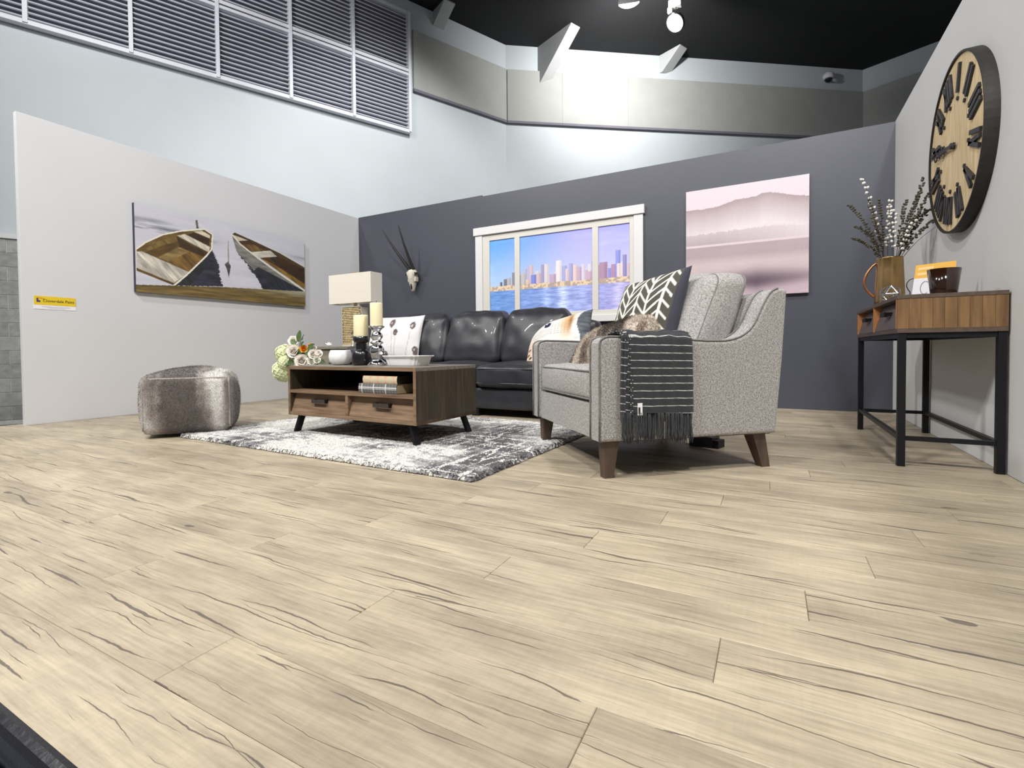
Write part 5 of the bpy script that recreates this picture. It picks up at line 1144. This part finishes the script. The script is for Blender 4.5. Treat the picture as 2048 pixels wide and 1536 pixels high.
# brass jug
JX, JY, JZ = 0.668, 4.02, 0.80
jg = thing('brass_jug', 'tall brass and copper jug with looping handle on the console', 'jug', (JX, JY, JZ))
MB().lathe([(0, 0), (0.074, 0), (0.079, 0.006), (0.080, 0.06), (0.077, 0.16), (0.072, 0.26), (0.069, 0.325), (0.071, 0.33), (0.068, 0.33), (0.066, 0.32), (0.07, 0.2), (0.074, 0.03), (0, 0.02)], n=48).build('body', M['copper'], jg, True)
hp = [at(px, py, y=JY+0.01)-Vector((JX, JY, JZ)) for px, py in ((1764, 521), (1750, 528), (1738, 540), (1729, 556), (1728, 570), (1733, 581), (1742, 590), (1752, 597))]
hp = [Vector((0.0, 0, 0)).lerp(p, 1) for p in hp]
for q in range(2):
    hp2 = [hp[0]]
    for a, b in zip(hp[:-1], hp[1:]): hp2 += [a.lerp(b, 0.25), a.lerp(b, 0.75)]
    hp = hp2+[hp[-1]]
end = Vector((-0.076, 0.0, 0.03)); MB().tube(hp+[end], 0.0072, 10).build('handle', M['copperh'], jg, True)
# dried branches in the jug
def branch(tip, via, dy, kind, label, n=16, bare=False):
    root = Vector((JX, JY, JZ+0.27)); mid = Vector((JX, JY, JZ+0.335))
    t = at(*tip, y=JY+dy); v2 = at(*via, y=JY+dy*0.6); mid = mid+Vector(((v2.x-JX), dy*0.5, 0)).normalized()*0.045 if (v2-mid).length > 0 else mid
    o = thing('dried_branch', label, 'branch', root, 0, 'dried branches in the brass jug'); P = [Vector((0, 0, -0.1)), mid-root, v2-root, t-root]; pts = bez(P, 20) if False else None
    pts = []
    for k in range(21):
        u = k/20
        pts.append(P[0]*(1-u)**3+P[1]*3*u*(1-u)**2+P[2]*3*u*u*(1-u)+P[3]*u**3)
    MB().tube(pts, [0.0026*(1-0.6*k/20) for k in range(21)], 6).build('stem', M['twig'], o, True)
    if bare: return o
    m = MB()
    for k in range(n):
        u = 0.42+0.58*(k+0.5)/n; i = min(19, int(u*20)); p = pts[i].lerp(pts[i+1], u*20-i); d = (pts[i+1]-pts[i]).normalized()
        for s in (-1, 1):
            sd = Vector((random.uniform(-1, 1), random.uniform(-1, 1), random.uniform(-1, 1))).cross(d).normalized(); big = 1.25 if kind == 'w' else 1.0
            a = p+sd*0.004; b = p+sd*0.013*big+d*0.014*big; c0 = a.lerp(b, 0.5); m.tube([a, a.lerp(b, 0.3), c0, a.lerp(b, 0.75), b], [0.0015, 0.0055*big, 0.0068*big, 0.005*big, 0.001], 6)
    m.build('buds', M['budw' if kind == 'w' else 'bud'], o, True); return o
BR = [((1724, 357), (1752, 410), 0.05, 'w', 'tallest branch of white catkins in the jug, arching away from the clock', 12), ((1697, 410), (1745, 445), 0.0, 'd', 'long dark-budded branch in the jug reaching farthest over the charcoal wall', 20),
      ((1712, 452), (1752, 470), 0.04, 'd', None, 18), ((1704, 474), (1750, 490), -0.04, 'd', 'lowest dark-budded branch in the jug on the charcoal wall side', 16), ((1735, 400), (1760, 450), -0.03, 'd', None, 16),
      ((1780, 402), (1776, 450), 0.05, 'w', None, 14), ((1758, 400), (1768, 450), 0.0, 'd', None, 18), ((1790, 420), (1785, 460), -0.05, 'w', None, 9),
      ((1848, 356), (1822, 430), 0.0, 'd', 'tall dark-budded branch in the jug whose tip nears the clock', 26), ((1862, 384), (1820, 440), -0.04, 'd', None, 24), ((1840, 385), (1810, 440), 0.03, 'd', None, 22),
      ((1866, 415), (1820, 455), 0.03, 'd', None, 20), ((1868, 441), (1825, 470), -0.02, 'd', None, 18), ((1850, 420), (1815, 460), 0.0, 'd', None, 18), ((1832, 440), (1810, 470), -0.05, 'w', None, 8), ((1745, 435), (1765, 470), -0.05, 'd', None, 18), ((1812, 400), (1800, 450), 0.02, 'd', None, 20)]
for tip, via, dy, kd, lab, n in BR:
    branch(tip, via, dy, kd, lab or (('branch of white catkins on the clock side of the jug bunch' if tip[0] > 1800 else 'short branch of white catkins rising from the middle of the jug') if kd == 'w' else ('dark-budded branch in the jug leaning towards the clock' if tip[0] > 1800 else 'shorter dark-budded branch in the jug leaning over the charcoal wall')), n)
branch((1874, 452), (1835, 478), 0.0, 'd', 'bare thin twig among the branches in the jug', 0, True)
# wire polyhedron in front of the jug
wc_ = at(1780, 592, z=0.836); wr = thing('wire_ornament', 'silver geometric wire ornament in front of the brass jug', 'ornament', (wc_.x, wc_.y, 0.80))
ph = (1+5**0.5)/2; ico = [Vector(v).normalized()*0.05 for v in ((-1, ph, 0), (1, ph, 0), (-1, -ph, 0), (1, -ph, 0), (0, -1, ph), (0, 1, ph), (0, -1, -ph), (0, 1, -ph), (ph, 0, -1), (ph, 0, 1), (-ph, 0, -1), (-ph, 0, 1))]
zmin = min(v.z for v in ico); m = MB()
for i in range(12):
    for j in range(i):
        if (ico[i]-ico[j]).length < 0.056: m.tube([ico[i]+Vector((0, 0, -zmin+0.003)), ico[j]+Vector((0, 0, -zmin+0.003))], 0.0028, 6)
m.build('wire_frame', M['silverwire'], wr)
# amber votive
av = thing('amber_votive', 'dark amber glass votive with a lit tealight on the console', 'candle holder', (0.712, 3.06, 0.80))
MB().lathe([(0, 0), (0.047, 0), (0.049, 0.004), (0.0625, 0.122), (0.0605, 0.122), (0.047, 0.008), (0, 0.008)], n=40).build('glass', M['amber'], av, True)
MB().lathe([(0, 0.0085), (0.019, 0.0085), (0.019, 0.02), (0, 0.02)], n=18).build('tealight', M['wax'], av, True)
MB().lathe([(0, 0.021), (0.005, 0.028), (0.0035, 0.038), (0, 0.048)], n=10).build('flame', M['flame'], av, True)
# orange / white notice card behind the votive
def cq(px, py): return at(px, py, y=3.24)
TL, TR, BL, BR_ = cq(1832, 531), cq(1913, 521), cq(1823, 592), cq(1906, 588)
dzc = 0.8005-min(BL.z, BR_.z); cd = thing('notice_card', 'orange and white notice card standing behind the dark votive', 'card', (BL.x, 3.24, 0.80))
def cpt(u, v_, off=0.0):
    p = BL.lerp(BR_, u).lerp(TL.lerp(TR, u), v_); q = p-Vector((BL.x, 3.24, 0.80)); z = q.z*(1)
    return Vector((q.x, -off, max(0.0006, z)))
def cquad(name, u0, v0, u1, v1, mat, off=0.0, th=0.001, par=None):
    a = [cpt(u0, v0, off+th), cpt(u1, v0, off+th), cpt(u1, v1, off+th), cpt(u0, v1, off+th)]; b = [cpt(u0, v0, off), cpt(u1, v0, off), cpt(u1, v1, off), cpt(u0, v1, off)]
    return MB().add(a+b, [(0, 1, 2, 3), (7, 6, 5, 4), (0, 4, 5, 1), (1, 5, 6, 2), (2, 6, 7, 3), (3, 7, 4, 0)]).build(name, M[mat], cd)
cquad('white_panel', 0, 0, 1, 0.56, 'signwhite'); cquad('orange_panel', 0, 0.56, 1, 1, 'orange')
for v0, u1 in ((0.83, 0.46), (0.66, 0.42)): cquad('text_line', 0.07, v0, u1, v0+0.08, 'orangeink', 0.001, 0.0006)
MB().tube([cpt(0.30+0.11*math.cos(a), 0.25+0.2*math.sin(a), 0.0015) for a in np.linspace(0.9, 2*pi-0.9, 18)], 0.0012, 5).build('letter', M['inkblue'], cd)
hk = [at(px, py, y=3.30) for px, py in ((1827, 557), (1819, 560), (1814, 566), (1813, 573), (1816, 579), (1820, 584), (1820, 590))]; hb = hk[-1]
wh = thing('wire_hook', 'thin dark curled wire stand between the jug and the card', 'stand', (hb.x, 3.30, 0.80))
MB().tube([Vector((p.x-hb.x, 0, max(0.003, p.z-0.80))) for p in hk], 0.0022, 6).tube([(0.0, -0.03, 0.003), (0, 0.03, 0.003)], 0.0022, 6).build('wire', M['blackmetal'], wh, True)

# ================================================================== HALL LAMPS, SECURITY CAMERA
lc = at(1258, 3, z=7.2); ll = thing('high_bay_lamp', 'lit high bay lamp glaring under the black ceiling', 'lamp', lc)
MB().lathe([(0.20, 0), (0.205, 0.01), (0.15, 0.16), (0.09, 0.26), (0.09, 0.40), (0.0, 0.40), (0.0, 0.36), (0.08, 0.24), (0.14, 0.15), (0.19, 0.01)], n=32).build('reflector', M['lampmetal'], ll, True)
MB().lathe([(0, 0.012), (0.188, 0.012), (0.188, 0.02), (0, 0.02)], n=32).build('lens', M['lamplit'], ll)
MB().tube([(0, 0, 0.4), (0, 0, CEIL-lc.z)], 0.012, 8).build('rod', M['lampmetal'], ll)
lc = at(1350, 46, z=7.0); l2 = thing('floodlight', 'unlit pale round floodlight hanging from the black ceiling', 'lamp', lc)
R_ = Matrix.Rotation(math.radians(-38), 4, 'X') @ Matrix.Rotation(math.radians(22), 4, 'Y')
o = MB().lathe([(0.0, -0.02), (0.10, -0.018), (0.17, -0.004), (0.185, 0.0), (0.0, 0.002)], n=32).build('lens', M['lens'], l2, True); o.matrix_local = R_
o = MB().lathe([(0.19, -0.004), (0.195, 0.01), (0.15, 0.10), (0.06, 0.18), (0.0, 0.18)], n=32).build('housing', M['camdark'], l2, True); o.matrix_local = R_
MB().b2((-0.12, -0.06, 0.30), (0.12, 0.06, 0.44), 0.01).b2((-0.14, -0.03, 0.22), (-0.05, 0.03, 0.32), 0.01).build('clamp', M['lampmetal'], l2)
MB().tube([(0, 0, 0.1), (0.02, 0, 0.32)], 0.012, 8).tube([(0, 0, 0.42), (0, 0, CEIL-lc.z)], 0.012, 8).build('rod', M['camdark'], l2)
sc_ = thing('security_camera', 'white dome security camera on the wall strip below the ceiling', 'camera', Vector((1.449, 15.857, 7.52))+Vector((math.cos(AZR), -math.sin(AZR), 0))*0.06, -(AZR))
MB().tube([(0, 0, 0), (0, -0.14, 0.03), (0, -0.2, 0.1)], [0.05, 0.045, 0.04], 10).build('bracket', M['camwhite'], sc_, True)
MB().lathe([(0, 0.17), (0.08, 0.16), (0.12, 0.12), (0.125, 0.02), (0.11, 0.0), (0, 0)], c=(0, -0.24, 0.03), n=24).build('housing', M['camwhite'], sc_, True)
MB().lathe([(0, -0.09), (0.05, -0.075), (0.085, -0.03), (0.09, 0.0), (0, 0.0)], c=(0, -0.24, 0.03), n=20).build('dome', M['camdark'], sc_, True)

bx_ = at(1411, 892, z=0.0)
ub = thing('floor_power_box', 'small black stepped box lying on the floor under the armchair', 'box', (bx_.x, bx_.y, 0), -0.3)
MB().b2((-0.075, -0.05, 0), (0.06, 0.05, 0.062), 0.004).build('body', M['blackceramic'], ub)
MB().b2((0.06, -0.045, 0), (0.09, 0.045, 0.045), 0.003).build('end_cap', M['blackmetal'], ub)
